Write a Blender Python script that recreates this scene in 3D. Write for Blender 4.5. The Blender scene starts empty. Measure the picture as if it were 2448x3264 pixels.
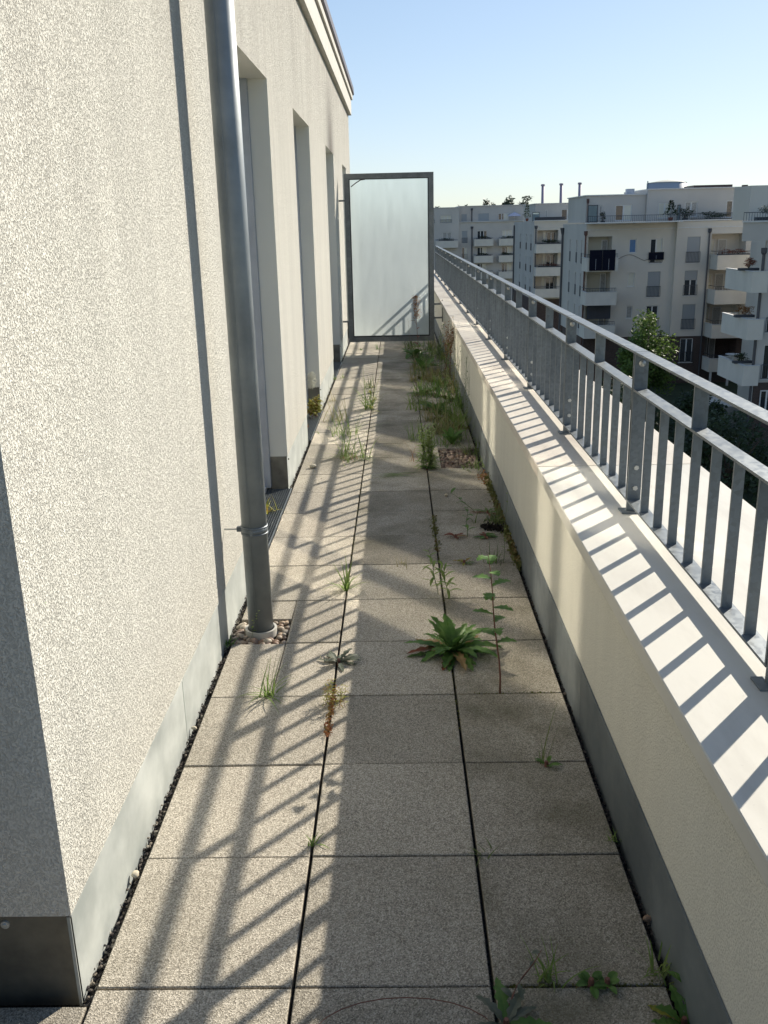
import bpy, bmesh, math, random
from mathutils import Vector, Matrix, noise
random.seed(7)
R = random.random
def U(a, b): return a + (b - a) * random.random()
sc = bpy.context.scene
col = sc.collection

# ------------------------------------------------------------------ camera
YAW, PITCH, ROLL = -0.0196432, 0.3023622, 0.0233576
cy, sy, cp, sp = math.cos(YAW), math.sin(YAW), math.cos(PITCH), math.sin(PITCH)
fw = Vector((sy * cp, cy * cp, -sp)); rt = Vector((cy, -sy, 0)); dn = fw.cross(rt)
c_, s_ = math.cos(ROLL), math.sin(ROLL)
r2 = rt * c_ + dn * s_; d2 = -rt * s_ + dn * c_
cam = bpy.data.cameras.new('camera'); camo = bpy.data.objects.new('camera', cam); col.objects.link(camo)
camo.matrix_world = Matrix(((r2.x, -d2.x, -fw.x, 0.2921), (r2.y, -d2.y, -fw.y, -1.8415), (r2.z, -d2.z, -fw.z, 1.8202), (0, 0, 0, 1)))
cam.sensor_fit = 'HORIZONTAL'; cam.sensor_width = 36; cam.lens = 36 * 2926.5 / 2448
cam.clip_start = 0.05; cam.clip_end = 5000
sc.camera = camo

# ------------------------------------------------------------------ light
SUN = Vector((1.15, 1.32, 1.0)).normalized()
elev = math.asin(SUN.z); azim = math.atan2(SUN.x, SUN.y)
w = bpy.data.worlds.new('World'); sc.world = w; w.use_nodes = True
nt = w.node_tree; nt.nodes.clear()
sky = nt.nodes.new('ShaderNodeTexSky'); sky.sky_type = 'NISHITA'; sky.sun_disc = False
sky.sun_elevation = elev; sky.sun_rotation = azim; sky.altitude = 50; sky.air_density = 1.0; sky.dust_density = 0.25; sky.ozone_density = 1.6
bg = nt.nodes.new('ShaderNodeBackground'); bg.inputs[1].default_value = 0.112
wo = nt.nodes.new('ShaderNodeOutputWorld')
v1_ = nt.nodes.new('ShaderNodeVectorMath'); v1_.operation = 'MULTIPLY_ADD'; v1_.inputs[1].default_value = (1 / 9, 1 / 11, 1 / 15); v1_.inputs[2].default_value = (1, 1, 1)
v2_ = nt.nodes.new('ShaderNodeVectorMath'); v2_.operation = 'DIVIDE'      # soft limit so the horizon keeps its colour
nt.links.new(sky.outputs[0], v1_.inputs[0]); nt.links.new(sky.outputs[0], v2_.inputs[0]); nt.links.new(v1_.outputs[0], v2_.inputs[1])
nt.links.new(v2_.outputs[0], bg.inputs[0]); nt.links.new(bg.outputs[0], wo.inputs[0])
sl = bpy.data.lights.new('sun', 'SUN'); sl.energy = 4.4; sl.angle = math.radians(0.53); sl.color = (1.0, 0.92, 0.79)
so = bpy.data.objects.new('sun', sl); col.objects.link(so); so.location = (20, 20, 30)
so.rotation_euler = (-SUN).to_track_quat('-Z', 'Y').to_euler()
sc.view_settings.view_transform = 'Standard'; sc.view_settings.look = 'None'
sc.view_settings.exposure = 0.75; sc.view_settings.gamma = 1.0; sc.view_settings.use_curve_mapping = False
sc.cycles.max_bounces = 8; sc.cycles.diffuse_bounces = 4; sc.cycles.glossy_bounces = 4
sc.cycles.transmission_bounces = 6; sc.cycles.use_denoising = True
# sunlight thrown back by the door glass lands on floor and parapet: keep those paths
sc.cycles.use_guiding = True; sc.cycles.guiding_training_samples = 96; sc.cycles.use_surface_guiding = True; sc.cycles.use_volume_guiding = False
sc.cycles.blur_glossy = 0.0; sc.cycles.sample_clamp_indirect = 60.0; sc.cycles.caustics_reflective = True; sc.cycles.caustics_refractive = False

# ------------------------------------------------------------------ materials
class NT:
    def __init__(s, name):
        s.m = bpy.data.materials.new(name); s.m.use_nodes = True
        s.n = s.m.node_tree; s.b = s.n.nodes['Principled BSDF']; s.out = s.n.nodes['Material Output']
    def new(s, t, **k):
        n = s.n.nodes.new('ShaderNode' + t)
        for a, v in k.items(): setattr(n, a, v)
        return n
    def link(s, a, b): s.n.links.new(a, b)
    def coord(s, scale=(1, 1, 1), kind='geo', rnd=False):
        if kind == 'geo': g = s.new('NewGeometry').outputs['Position']
        else: g = s.new('TexCoord').outputs['Object']
        mp = s.new('Mapping'); mp.inputs['Scale'].default_value = scale; s.link(g, mp.inputs['Vector'])
        if rnd:
            oi = s.new('ObjectInfo'); mm = s.new('Math', operation='MULTIPLY'); mm.inputs[1].default_value = 57.0
            s.link(oi.outputs['Random'], mm.inputs[0]); s.link(mm.outputs[0], mp.inputs['Location'])
        return mp.outputs[0]
    def noise(s, vec, scale, detail=3, rough=.55):
        n = s.new('TexNoise'); n.inputs['Scale'].default_value = scale; n.inputs['Detail'].default_value = detail
        n.inputs['Roughness'].default_value = rough; s.link(vec, n.inputs['Vector']); return n.outputs['Fac']
    def voro(s, vec, scale, feature='F1', out='Distance'):
        n = s.new('TexVoronoi', feature=feature); n.inputs['Scale'].default_value = scale; s.link(vec, n.inputs['Vector']); return n.outputs[out]
    def ramp(s, fac, stops, mode='LINEAR'):
        r = s.new('ValToRGB'); r.color_ramp.interpolation = mode; e = r.color_ramp.elements
        while len(e) > 1: e.remove(e[-1])
        e[0].position = stops[0][0]; c = stops[0][1]; e[0].color = (c, c, c, 1) if isinstance(c, (int, float)) else (*c, 1)
        for p, c in stops[1:]:
            x = e.new(p); x.color = (c, c, c, 1) if isinstance(c, (int, float)) else (*c, 1)
        s.link(fac, r.inputs[0]); return r.outputs[0]
    def mix(s, fac, a, b, mode='MIX'):
        m = s.new('MixRGB', blend_type=mode)
        for i, v in ((0, fac), (1, a), (2, b)):
            if hasattr(v, 'is_linked') or hasattr(v, 'links'): s.link(v, m.inputs[i])
            elif i == 0: m.inputs[0].default_value = v
            else: m.inputs[i].default_value = (v, v, v, 1) if isinstance(v, (int, float)) else (*v, 1)
        return m.outputs[0]
    def math(s, op, a, b):
        m = s.new('Math', operation=op)
        for i, v in ((0, a), (1, b)):
            if hasattr(v, 'links'): s.link(v, m.inputs[i])
            else: m.inputs[i].default_value = v
        return m.outputs[0]
    def bump(s, h, dist, strength=1.0, prev=None):
        b = s.new('Bump'); b.inputs['Distance'].default_value = dist; b.inputs['Strength'].default_value = strength
        s.link(h, b.inputs['Height'])
        if prev is not None: s.link(prev, b.inputs['Normal'])
        return b.outputs[0]
    def fin(s, color=None, rough=.8, metal=0.0, normal=None, spec=None):
        if color is not None:
            if hasattr(color, 'links'): s.link(color, s.b.inputs['Base Color'])
            else: s.b.inputs['Base Color'].default_value = (*color, 1)
        if hasattr(rough, 'links'): s.link(rough, s.b.inputs['Roughness'])
        else: s.b.inputs['Roughness'].default_value = rough
        s.b.inputs['Metallic'].default_value = metal
        if normal is not None: s.link(normal, s.b.inputs['Normal'])
        if spec is not None: s.b.inputs['Specular IOR Level'].default_value = spec
        return s.m

def m_plaster(name, base, near=True, pit_shade=.13):
    t = NT(name)
    grain = t.noise(t.coord((1, 1, .8)), 230, 3, .65)
    pits = t.ramp(grain, [(.38, 0), (.50, 1)])
    worms = t.noise(t.coord((1, 1, .6)), 135, 2, .6)
    wr = t.ramp(worms, [(.36, 0), (.46, 1)])
    h = t.math('ADD', t.math('MULTIPLY', pits, .7), t.math('MULTIPLY', wr, .5))
    dirt = t.noise(t.coord((2.2, 2.2, .22)), 2.4, 5, .6)
    dcol = t.ramp(dirt, [(.3, tuple(c * .89 for c in base)), (.62, base)])
    fine = t.mix(t.math('MULTIPLY', t.math('SUBTRACT', 1.0, t.math('MULTIPLY', pits, wr)), pit_shade), dcol, tuple(c * .55 for c in base))  # shade inside the pits also painted into the colour
    # grime gathering high on the wall and a soot stain from an outlet above the third door
    pos = t.new('NewGeometry').outputs['Position']; sep = t.new('SeparateXYZ'); t.link(pos, sep.inputs[0])
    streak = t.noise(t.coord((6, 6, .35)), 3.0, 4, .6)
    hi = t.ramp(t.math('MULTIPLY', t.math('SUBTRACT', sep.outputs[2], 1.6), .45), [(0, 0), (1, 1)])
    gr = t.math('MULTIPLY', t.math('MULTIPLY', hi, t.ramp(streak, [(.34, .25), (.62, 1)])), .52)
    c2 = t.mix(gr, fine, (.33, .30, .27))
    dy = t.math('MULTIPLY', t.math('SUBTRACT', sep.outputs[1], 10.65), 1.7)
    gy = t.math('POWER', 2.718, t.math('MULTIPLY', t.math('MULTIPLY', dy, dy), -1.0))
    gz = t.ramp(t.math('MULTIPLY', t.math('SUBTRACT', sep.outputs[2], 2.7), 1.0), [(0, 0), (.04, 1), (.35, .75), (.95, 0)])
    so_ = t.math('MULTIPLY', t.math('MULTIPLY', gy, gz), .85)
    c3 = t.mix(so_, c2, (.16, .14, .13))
    return t.fin(c3, .93, 0, t.bump(h, .0085 if near else .0022, 1.0), .2)
M = {}
M['plaster'] = m_plaster('scratched_plaster', (.76, .74, .66)); M['plaster_shade_side'] = m_plaster('shade_side_plaster', (.80, .77, .69), False, .06)  # second one: same plaster, lightened and smoothed for the shaded end face
def m_smooth(name, base, sc_=1.0, var=.9, rough=.85, bd=.001, bs=260):
    t = NT(name); n = t.noise(t.coord((1, 1, .6)), 1.3 * sc_, 4)
    c = t.ramp(n, [(.3, tuple(x * var for x in base)), (.7, base)])
    return t.fin(c, rough, 0, t.bump(t.noise(t.coord(), bs, 2), bd), .3)
M['reveal'] = m_smooth('smooth_reveal_plaster', (.74, .73, .66), 2, .94)
M['parapet_plaster'] = None
t = NT('parapet_plaster'); base = (.76, .74, .65)
g_ = t.noise(t.coord((1, 1, .8)), 240, 3, .65); pit = t.ramp(g_, [(.36, 0), (.5, 1)])
d_ = t.noise(t.coord((3, 3, .5)), 2.0, 5, .6)
c_0 = t.ramp(d_, [(.3, tuple(x * .9 for x in base)), (.7, base)])
c_1 = t.mix(t.math('MULTIPLY', t.math('SUBTRACT', 1.0, pit), .35), c_0, (.30, .28, .24))  # pit floors painted darker, as shade would leave them
M['parapet_plaster'] = t.fin(c_1, .92, 0, t.bump(pit, .0012), .2)
def m_zinc(name, a, b, rough=.42, metal=.55, spangle=False, blotch=3.0):
    t = NT(name); v = t.coord(rnd=True)
    n = t.noise(v, blotch, 5, .6)
    c = t.ramp(n, [(.32, a), (.68, b)])
    if spangle:
        vc = t.voro(v, 75, 'F1', 'Color'); bw = t.new('RGBToBW'); t.link(vc, bw.inputs[0])
        c = t.mix(.55, c, t.ramp(bw.outputs[0], [(.1, .58), (.9, 1.05)]), 'MULTIPLY')
        rr = t.ramp(bw.outputs[0], [(0, rough - .08), (1, rough + .12)])
    else: rr = t.ramp(t.noise(v, 9, 4), [(.3, rough - .08), (.7, rough + .1)])
    sc2 = t.noise(t.coord((1, .12, 1)), 160, 2)
    return t.fin(c, rr, metal, t.bump(sc2, .0002, .6))
M['zinc'] = m_zinc('weathered_zinc_sheet', (.34, .37, .355), (.56, .585, .555), .55, .15, False, 4.5)
M['zinc_dark'] = m_zinc('dark_patinated_zinc', (.11, .13, .145), (.21, .235, .245), .5, .3, False, 2.2)
M['zinc_brown'] = m_zinc('dark_brown_zinc_sheet', (.10, .095, .08), (.24, .23, .19), .5, .4, False, 5)
M['galv'] = m_zinc('galvanised_steel', (.15, .172, .19), (.215, .242, .258), .45, .5, True, 4)
M['pipe'] = m_zinc('weathered_zinc_pipe', (.19, .215, .23), (.27, .30, .315), .52, .35, False, 5)
M['frame_steel'] = m_zinc('dull_galvanised_frame', (.15, .165, .165), (.24, .25, .25), .5, .5, True, 5)
M['bolt'] = m_zinc('bright_bolt_steel', (.5, .5, .48), (.62, .62, .58), .35, .5)
# coated cap sheet
t = NT('coated_cap_sheet'); v = t.coord()
sm = t.noise(t.coord((1, .25, 1)), 7, 5, .65); st = t.ramp(sm, [(.46, 0), (.75, 1)])
c = t.mix(t.math('MULTIPLY', st, .5), (.59, .575, .52), (.38, .36, .32))
spk = t.ramp(t.noise(v, 120, 2), [(.70, 0), (.78, 1)]); c = t.mix(t.math('MULTIPLY', spk, .35), c, (.3, .29, .27))
M['cap'] = t.fin(c, .6, 0, t.bump(t.noise(v, 3, 2), .0015), .22)
t = NT('weathered_cap_sheet'); v = t.coord()
sm = t.noise(t.coord((1, .4, 1)), 5, 6, .68); st = t.ramp(sm, [(.42, 0), (.7, 1)])
c = t.mix(t.math('MULTIPLY', st, .55), (.60, .56, .49), (.36, .31, .27))
c = t.mix(t.math('MULTIPLY', t.ramp(t.noise(v, 70, 3), [(.62, 0), (.72, 1)]), .4), c, (.22, .19, .17))
M['cap_old'] = t.fin(c, .65, 0, t.bump(t.noise(v, 3, 2), .0015), .2)
# exposed aggregate slab
def m_slab(name, algae):
    t = NT(name); v = t.coord(rnd=True); vb = t.coord()
    vc = t.voro(v, 300, 'F1', 'Color'); bw = t.new('RGBToBW'); t.link(vc, bw.inputs[0])
    grains = t.ramp(bw.outputs[0], [(.15, (.08, .07, .055)), (.38, (.29, .26, .21)), (.60, (.42, .38, .31)), (.85, (.70, .64, .54))])
    big = t.noise(v, 3.2, 5, .6)
    c = t.mix(.42, grains, t.ramp(big, [(.3, (.27, .245, .20)), (.7, (.37, .34, .28))]))
    oi = t.new('ObjectInfo'); tone = t.ramp(oi.outputs['Random'], [(0, .86), (1, 1.26)])
    c = t.mix(1.0, c, tone, 'MULTIPLY')
    blot = t.ramp(t.noise(vb, 2.3, 5, .62), [(.44, 0), (.72, 1)])
    c = t.mix(t.math('MULTIPLY', blot, algae), c, (.10, .092, .055))
    sp_ = t.ramp(t.noise(v, 14, 3), [(.68, 0), (.74, 1)]); c = t.mix(t.math('MULTIPLY', sp_, .25), c, (.16, .15, .12))
    h = t.voro(v, 300)
    return t.fin(c, .92, 0, t.bump(h, .0016, .8), .25)
M['slab'] = m_slab('aggregate_slab_clean', .22)
M['slab_mossy'] = m_slab('aggregate_slab_stained', .75)
t = NT('dark_bedding_grit'); v = t.coord()
M['grit'] = t.fin(t.ramp(t.voro(v, 160, 'F1', 'Color'), [(.2, (.02, .018, .016)), (.8, (.09, .08, .07))]), .95, 0, t.bump(t.voro(v, 160), .004))
def m_obj(name, cols, rough=.7, scale=30, bd=.001):
    t = NT(name); oi = t.new('ObjectInfo'); c = t.ramp(oi.outputs['Random'], [(i / max(1, len(cols) - 1), k) for i, k in enumerate(cols)])
    n = t.noise(t.coord(rnd=True), scale, 4); c = t.mix(1.0, c, t.ramp(n, [(.3, .72), (.7, 1.12)]), 'MULTIPLY')
    return t.fin(c, rough, 0, t.bump(n, bd))
M['pebble'] = m_obj('river_pebble', [(.36, .27, .18), (.20, .12, .08), (.50, .43, .33), (.28, .24, .19), (.42, .30, .20), (.13, .10, .09)], .6, 60)
M['pebble_dark'] = m_obj('brown_river_pebble', [(.17, .11, .08), (.09, .05, .04), (.24, .19, .13), (.13, .11, .09), (.28, .18, .12)], .7, 60)
M['stone'] = m_obj('pale_pebble', [(.5, .42, .3), (.55, .5, .38)], .6, 40)
def m_plain(name, c, rough=.6, metal=0, scale=6, var=.85, spec=None):
    t = NT(name); n = t.noise(t.coord(), scale, 4)
    return t.fin(t.ramp(n, [(.3, tuple(x * var for x in c)), (.7, c)]), rough, metal, None, spec)
M['pvc'] = m_plain('white_pvc_frame', (.70, .70, .68), .35)
M['guide'] = m_plain('aluminium_shutter_guide', (.42, .45, .50), .4, .3)
M['rubber'] = m_plain('black_rubber', (.015, .015, .016), .5)
M['brown'] = m_plain('dark_brown_roof_sheet', (.055, .035, .035), .45, .2)
M['membrane'] = m_plain('white_roof_fascia', (.56, .535, .47), .7)
M['ring'] = m_plain('white_pipe_collar', (.60, .58, .52), .5)
def m_glass(name, c, rough=.03, spec=.8):
    t = NT(name); return t.fin(c, rough, 0, None, spec)
M['pane'] = m_glass('dark_window_glass', (.022, .027, .034), .04)
M['pane_near'] = NT('coated_door_glass').fin((.46, .45, .42), .09, 1.0)
M['pane_curtain'] = m_plain('glass_with_curtain_behind', (.42, .42, .40), .25, 0, 9, .6)
M['pane_bright'] = m_plain('cream_blind_behind_glass', (.66, .64, .54), .3, 0, 4, .93)
M['pane_blue'] = m_plain('blue_blind_behind_glass', (.10, .22, .42), .3)
# frosted glass
t = NT('frosted_glass'); t.n.nodes.remove(t.b)
tr = t.new('BsdfTranslucent'); tr.inputs[0].default_value = (.58, .64, .65, 1)
rf = t.new('BsdfRefraction'); rf.inputs['Roughness'].default_value = .55; rf.inputs['IOR'].default_value = 1.15; rf.inputs[0].default_value = (.72, .83, .86, 1)
df = t.new('BsdfDiffuse'); df.inputs[0].default_value = (.55, .62, .61, 1)
m1 = t.new('MixShader'); m1.inputs[0].default_value = .62; t.link(tr.outputs[0], m1.inputs[1]); t.link(rf.outputs[0], m1.inputs[2])
m2 = t.new('MixShader'); dr = t.ramp(t.noise(t.coord((3, 3, .5)), 4, 5, .65), [(.35, .08), (.7, .26)]); t.link(dr, m2.inputs[0]); t.link(m1.outputs[0], m2.inputs[1]); t.link(df.outputs[0], m2.inputs[2])
t.link(m2.outputs[0], t.out.inputs[0]); M['frosted'] = t.m
# background
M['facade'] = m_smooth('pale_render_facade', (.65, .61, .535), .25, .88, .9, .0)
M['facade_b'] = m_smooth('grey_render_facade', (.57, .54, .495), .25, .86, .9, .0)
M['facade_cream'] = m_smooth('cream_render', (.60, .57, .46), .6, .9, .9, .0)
M['balcony'] = m_smooth('white_balcony_concrete', (.69, .655, .58), .8, .88, .8, .0)
M['bal_cap'] = m_plain('pale_balcony_capping', (.66, .66, .64), .5)
M['shutter'] = None
t = NT('grey_roller_shutter'); sep = t.new('SeparateXYZ'); t.link(t.new('NewGeometry').outputs['Position'], sep.inputs[0])
wv = t.math('FRACT', t.math('MULTIPLY', sep.outputs[2], 14.0), 0.0)
M['shutter'] = t.fin(t.mix(t.ramp(wv, [(0, 0), (.15, 1)]), (.20, .22, .235), (.31, .335, .35)), .5, .2)
t = NT('dark_brick'); bt = t.new('TexBrick'); v = t.new('NewGeometry').outputs['Position']; mp = t.new('Mapping'); mp.inputs['Rotation'].default_value = (math.radians(90), 0, 0)
t.link(v, mp.inputs[0]); t.link(mp.outputs[0], bt.inputs[0]); bt.inputs['Scale'].default_value = 4
bt.inputs['Color1'].default_value = (.055, .034, .028, 1); bt.inputs['Color2'].default_value = (.09, .055, .042, 1); bt.inputs['Mortar'].default_value = (.11, .10, .09, 1)
bt.inputs['Mortar Size'].default_value = .02; M['brick'] = t.fin(bt.outputs[0], .85)
M['downpipe'] = m_plain('dark_grey_downpipe', (.10, .10, .11), .5, .4)
M['downpipe_red'] = m_plain('brown_downpipe', (.13, .065, .055), .5, .3)
M['rail_dark'] = m_plain('dark_balcony_railing', (.07, .08, .095), .5, .3)
M['planter'] = m_plain('dark_planter_box', (.045, .05, .06), .7)
M['pv'] = m_plain('black_photovoltaic_glass', (.006, .008, .02), .5, 0, 6, .85, .08)
M['chimney'] = m_plain('haze_mauve_chimney', (.40, .33, .42), .6)  # pale mauve paints distance haze onto the shafts
M['tank'] = m_plain('haze_blue_tank_steel', (.42, .46, .53), .6, 0, .05)  # blue tint stands for distance haze over the steel
M['tank_roof'] = m_plain('cream_tank_roof', (.62, .60, .50), .6)
M['umbrella'] = m_plain('white_lilac_umbrella', (.62, .60, .70), .7)
M['lawn'] = m_plain('shaded_lawn', (.035, .055, .018), .95, 0, .7, .5)
M['bark'] = m_plain('tree_bark', (.07, .055, .04), .9, 0, 8, .6)
M['pot'] = m_plain('terracotta_planter', (.20, .07, .045), .8)
def m_leaf(name, cols, trans=.35, scale=3.0, rough=.55):
    t = NT(name); n = t.noise(t.coord(), scale, 4)
    c = t.ramp(n, [(.28 + .44 * i / max(1, len(cols) - 1), k) for i, k in enumerate(cols)])
    t.fin(c, rough, 0, None, .35)
    tl = t.new('BsdfTranslucent'); t.link(c, tl.inputs[0]); mx = t.new('MixShader'); mx.inputs[0].default_value = trans
    t.link(t.b.outputs[0], mx.inputs[1]); t.link(tl.outputs[0], mx.inputs[2]); t.link(mx.outputs[0], t.out.inputs[0]); return t.m
M['leaf_green'] = m_leaf('dark_green_leaf', [(.06, .13, .03), (.11, .22, .05), (.18, .30, .075)], .38, 14)
M['leaf_grey'] = m_leaf('grey_green_leaf', [(.07, .09, .06), (.13, .15, .11), (.21, .21, .16)], .3, 18)
M['leaf_red'] = m_leaf('reddish_dying_leaf', [(.08, .09, .03), (.22, .06, .035), (.25, .13, .06)], .3, 14)
M['leaf_tan'] = m_leaf('withered_tan_leaf', [(.20, .12, .05), (.36, .25, .11)], .3, 20)
M['leaf_yellow'] = m_leaf('yellow_green_leaf', [(.17, .21, .03), (.34, .34, .06), (.30, .12, .04)], .45, 25)
M['grass_green'] = m_leaf('grass_blade', [(.11, .18, .04), (.19, .28, .07), (.29, .35, .12)], .4, 9)
M['grass_dry'] = m_leaf('dry_grass_blade', [(.15, .18, .06), (.30, .28, .13), (.34, .26, .14)], .4, 9)
M['grass_dark'] = m_leaf('dark_weed_blade', [(.07, .11, .03), (.12, .17, .05), (.19, .23, .08)], .4, 7)
M['stem_red'] = m_plain('reddish_stem', (.18, .075, .05), .6, 0, 40)
M['stem_green'] = m_plain('green_stem', (.12, .16, .06), .6, 0, 40)
M['seed'] = m_leaf('rusty_seed_head', [(.30, .15, .08), (.42, .25, .14), (.5, .36, .22)], .3, 40)
M['moss'] = m_leaf('moss_cushion', [(.07, .08, .02), (.14, .15, .04), (.20, .11, .05)], .2, 12)
M['sedum'] = m_leaf('red_stonecrop', [(.22, .05, .03), (.30, .14, .05), (.22, .22, .07)], .3, 30)
M['flower'] = m_plain('yellow_petal', (.75, .50, .04), .6)
M['white_fluff'] = m_plain('white_seed_fluff', (.75, .75, .68), .8)
M['soil'] = m_plain('dark_soil_crumb', (.035, .028, .02), .95, 0, 60, .5)
M['crown'] = m_leaf('tree_leaf', [(.06, .11, .022), (.12, .19, .04), (.20, .28, .06)], .4, .9)
M['crown_dark_shade'] = m_leaf('dark_shaded_tree_leaf', [(.016, .028, .010), (.028, .048, .016), (.045, .07, .022)], .25, .7)  # courtyard shade put into the leaf green, shared with dark pot plants
M['crown_far'] = m_leaf('distant_tree_leaf', [(.06, .075, .05), (.10, .12, .07)], .3, .3)

# ------------------------------------------------------------------ mesh helpers
class Frm:
    def __init__(s, o, u, w): s.o = Vector(o); s.u = Vector(u); s.w = Vector(w); s.v = Vector((0, 0, 1))
    def P(s, u, v, w): return s.o + s.u * u + s.v * v + s.w * w
WORLD = Frm((0, 0, 0), (1, 0, 0), (0, 1, 0))
WORLD.P = lambda u, v, w: Vector((u, w, v))
class MB:
    def __init__(s): s.v = []; s.f = []; s.mi = []; s.cur = 0
    def add(s, vs, fs):
        o = len(s.v); s.v += [tuple(p) for p in vs]; s.f += [tuple(i + o for i in f) for f in fs]; s.mi += [s.cur] * len(fs); return s
    def quad(s, a, b, c, d): return s.add([a, b, c, d], [(0, 1, 2, 3)])
    def box(s, x0, y0, z0, x1, y1, z1):
        vs = [(x, y, z) for z in (z0, z1) for y in (y0, y1) for x in (x0, x1)]
        return s.add(vs, [(0, 2, 3, 1), (4, 5, 7, 6), (0, 1, 5, 4), (2, 6, 7, 3), (0, 4, 6, 2), (1, 3, 7, 5)])
    def cbox(s, x0, y0, z0, x1, y1, z1, c=.003):
        # box with chamfered top edge
        vs = [(x0, y0, z0), (x1, y0, z0), (x1, y1, z0), (x0, y1, z0), (x0, y0, z1 - c), (x1, y0, z1 - c), (x1, y1, z1 - c), (x0, y1, z1 - c),
              (x0 + c, y0 + c, z1), (x1 - c, y0 + c, z1), (x1 - c, y1 - c, z1), (x0 + c, y1 - c, z1)]
        return s.add(vs, [(3, 2, 1, 0), (0, 1, 5, 4), (1, 2, 6, 5), (2, 3, 7, 6), (3, 0, 4, 7), (4, 5, 9, 8), (5, 6, 10, 9), (6, 7, 11, 10), (7, 4, 8, 11), (8, 9, 10, 11)])
    def fbox(s, F, u0, u1, v0, v1, w0, w1):
        vs = [F.P(u, v, w) for v in (v0, v1) for w in (w0, w1) for u in (u0, u1)]
        return s.add(vs, [(0, 2, 3, 1), (4, 5, 7, 6), (0, 1, 5, 4), (2, 6, 7, 3), (0, 4, 6, 2), (1, 3, 7, 5)])
    def prism(s, prof, F, u0, u1):
        # profile of (w,v) points swept along u
        n = len(prof); vs = [F.P(u0, v, w) for w, v in prof] + [F.P(u1, v, w) for w, v in prof]
        return s.add(vs, [(i, (i + 1) % n, n + (i + 1) % n, n + i) for i in range(n)] + [tuple(range(n)), tuple(range(2 * n - 1, n - 1, -1))])
    def tube(s, pts, rads, n=8, cap=True):
        pts = [Vector(p) for p in pts]; rings = []
        for i, p in enumerate(pts):
            d = (pts[min(i + 1, len(pts) - 1)] - pts[max(i - 1, 0)]).normalized()
            a = d.orthogonal().normalized() if abs(d.z) < .99 else Vector((1, 0, 0)); b = d.cross(a).normalized(); a = b.cross(d)
            r = rads[i] if isinstance(rads, (list, tuple)) else rads
            rings.append([p + (a * math.cos(2 * math.pi * k / n) + b * math.sin(2 * math.pi * k / n)) * r for k in range(n)])
        vs = [v for r_ in rings for v in r_]; fs = []
        for i in range(len(rings) - 1):
            for k in range(n): fs.append((i * n + k, i * n + (k + 1) % n, (i + 1) * n + (k + 1) % n, (i + 1) * n + k))
        if cap: fs += [tuple(range(n - 1, -1, -1)), tuple(range((len(rings) - 1) * n, len(rings) * n))]
        return s.add(vs, fs)
    def wall(s, F, u0, u1, v0, v1, holes, back=False):
        us = sorted({u0, u1} | {h[0] for h in holes} | {h[1] for h in holes}); vs = sorted({v0, v1} | {h[2] for h in holes} | {h[3] for h in holes})
        us = [u for u in us if u0 <= u <= u1]; vs = [v for v in vs if v0 <= v <= v1]
        for a, b in zip(us, us[1:]):
            for c, d in zip(vs, vs[1:]):
                m = ((a + b) / 2, (c + d) / 2)
                if any(h[0] < m[0] < h[1] and h[2] < m[1] < h[3] for h in holes): continue
                s.quad(F.P(a, c, 0), F.P(b, c, 0), F.P(b, d, 0), F.P(a, d, 0))
        return s
    def reveals(s, F, h, back=True, sides='LRTB'):
        a, b, c, d, dp = h[:5]
        if 'B' in sides: s.quad(F.P(a, c, 0), F.P(b, c, 0), F.P(b, c, -dp), F.P(a, c, -dp))
        if 'T' in sides: s.quad(F.P(a, d, 0), F.P(a, d, -dp), F.P(b, d, -dp), F.P(b, d, 0))
        if 'L' in sides: s.quad(F.P(a, c, 0), F.P(a, c, -dp), F.P(a, d, -dp), F.P(a, d, 0))
        if 'R' in sides: s.quad(F.P(b, c, 0), F.P(b, d, 0), F.P(b, d, -dp), F.P(b, c, -dp))
        if back: s.quad(F.P(a, c, -dp), F.P(b, c, -dp), F.P(b, d, -dp), F.P(a, d, -dp))
        return s
    def mesh(s, name, mats, off=(0, 0, 0), smooth=False):
        me = bpy.data.meshes.new(name); o = Vector(off)
        me.from_pydata([tuple(Vector(v) - o) for v in s.v], [], s.f)
        for m in (mats if isinstance(mats, (list, tuple)) else [mats]): me.materials.append(m)
        if any(s.mi): me.polygons.foreach_set('material_index', s.mi)
        if smooth: me.polygons.foreach_set('use_smooth', [True] * len(s.f))
        me.update(); return me

def worldloc(o):
    v = Vector((0, 0, 0))
    while o is not None: v += o.location; o = o.parent
    return v
def link(name, me, parent=None, loc=None):
    o = bpy.data.objects.new(name, me); col.objects.link(o)
    if parent is not None: o.parent = parent
    if loc is not None: o.location = Vector(loc) - (worldloc(parent) if parent is not None else Vector((0, 0, 0)))
    return o
def part(name, mb, mat, parent, smooth=False, label=None, org=None, kind=None):
    """mb is in world coordinates; org = world point used as the part's origin"""
    org = Vector(org) if org is not None else worldloc(parent)
    o = link(name, mb.mesh(name, mat, org, smooth), parent, org)
    if label: o['label'] = label
    if kind: o['kind'] = kind
    return o
def tag(o, label, cat, group=None):
    o['label'] = label; o['category'] = cat
    if group: o['group'] = group
    return o
def thing(name, label, cat, loc, group=None):
    o = bpy.data.objects.new(name, None); o.empty_display_size = .2; col.objects.link(o); o.location = loc
    return tag(o, label, cat, group)
def solo(name, mb, mat, label, cat, loc, group=None, smooth=False):
    o = link(name, mb.mesh(name, mat, loc, smooth), None, loc); return tag(o, label, cat, group)
def struct(name, mb, mat, parent=None):
    o = link(name, mb.mesh(name, mat), parent, None); o['kind'] = 'structure'; return o

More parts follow.
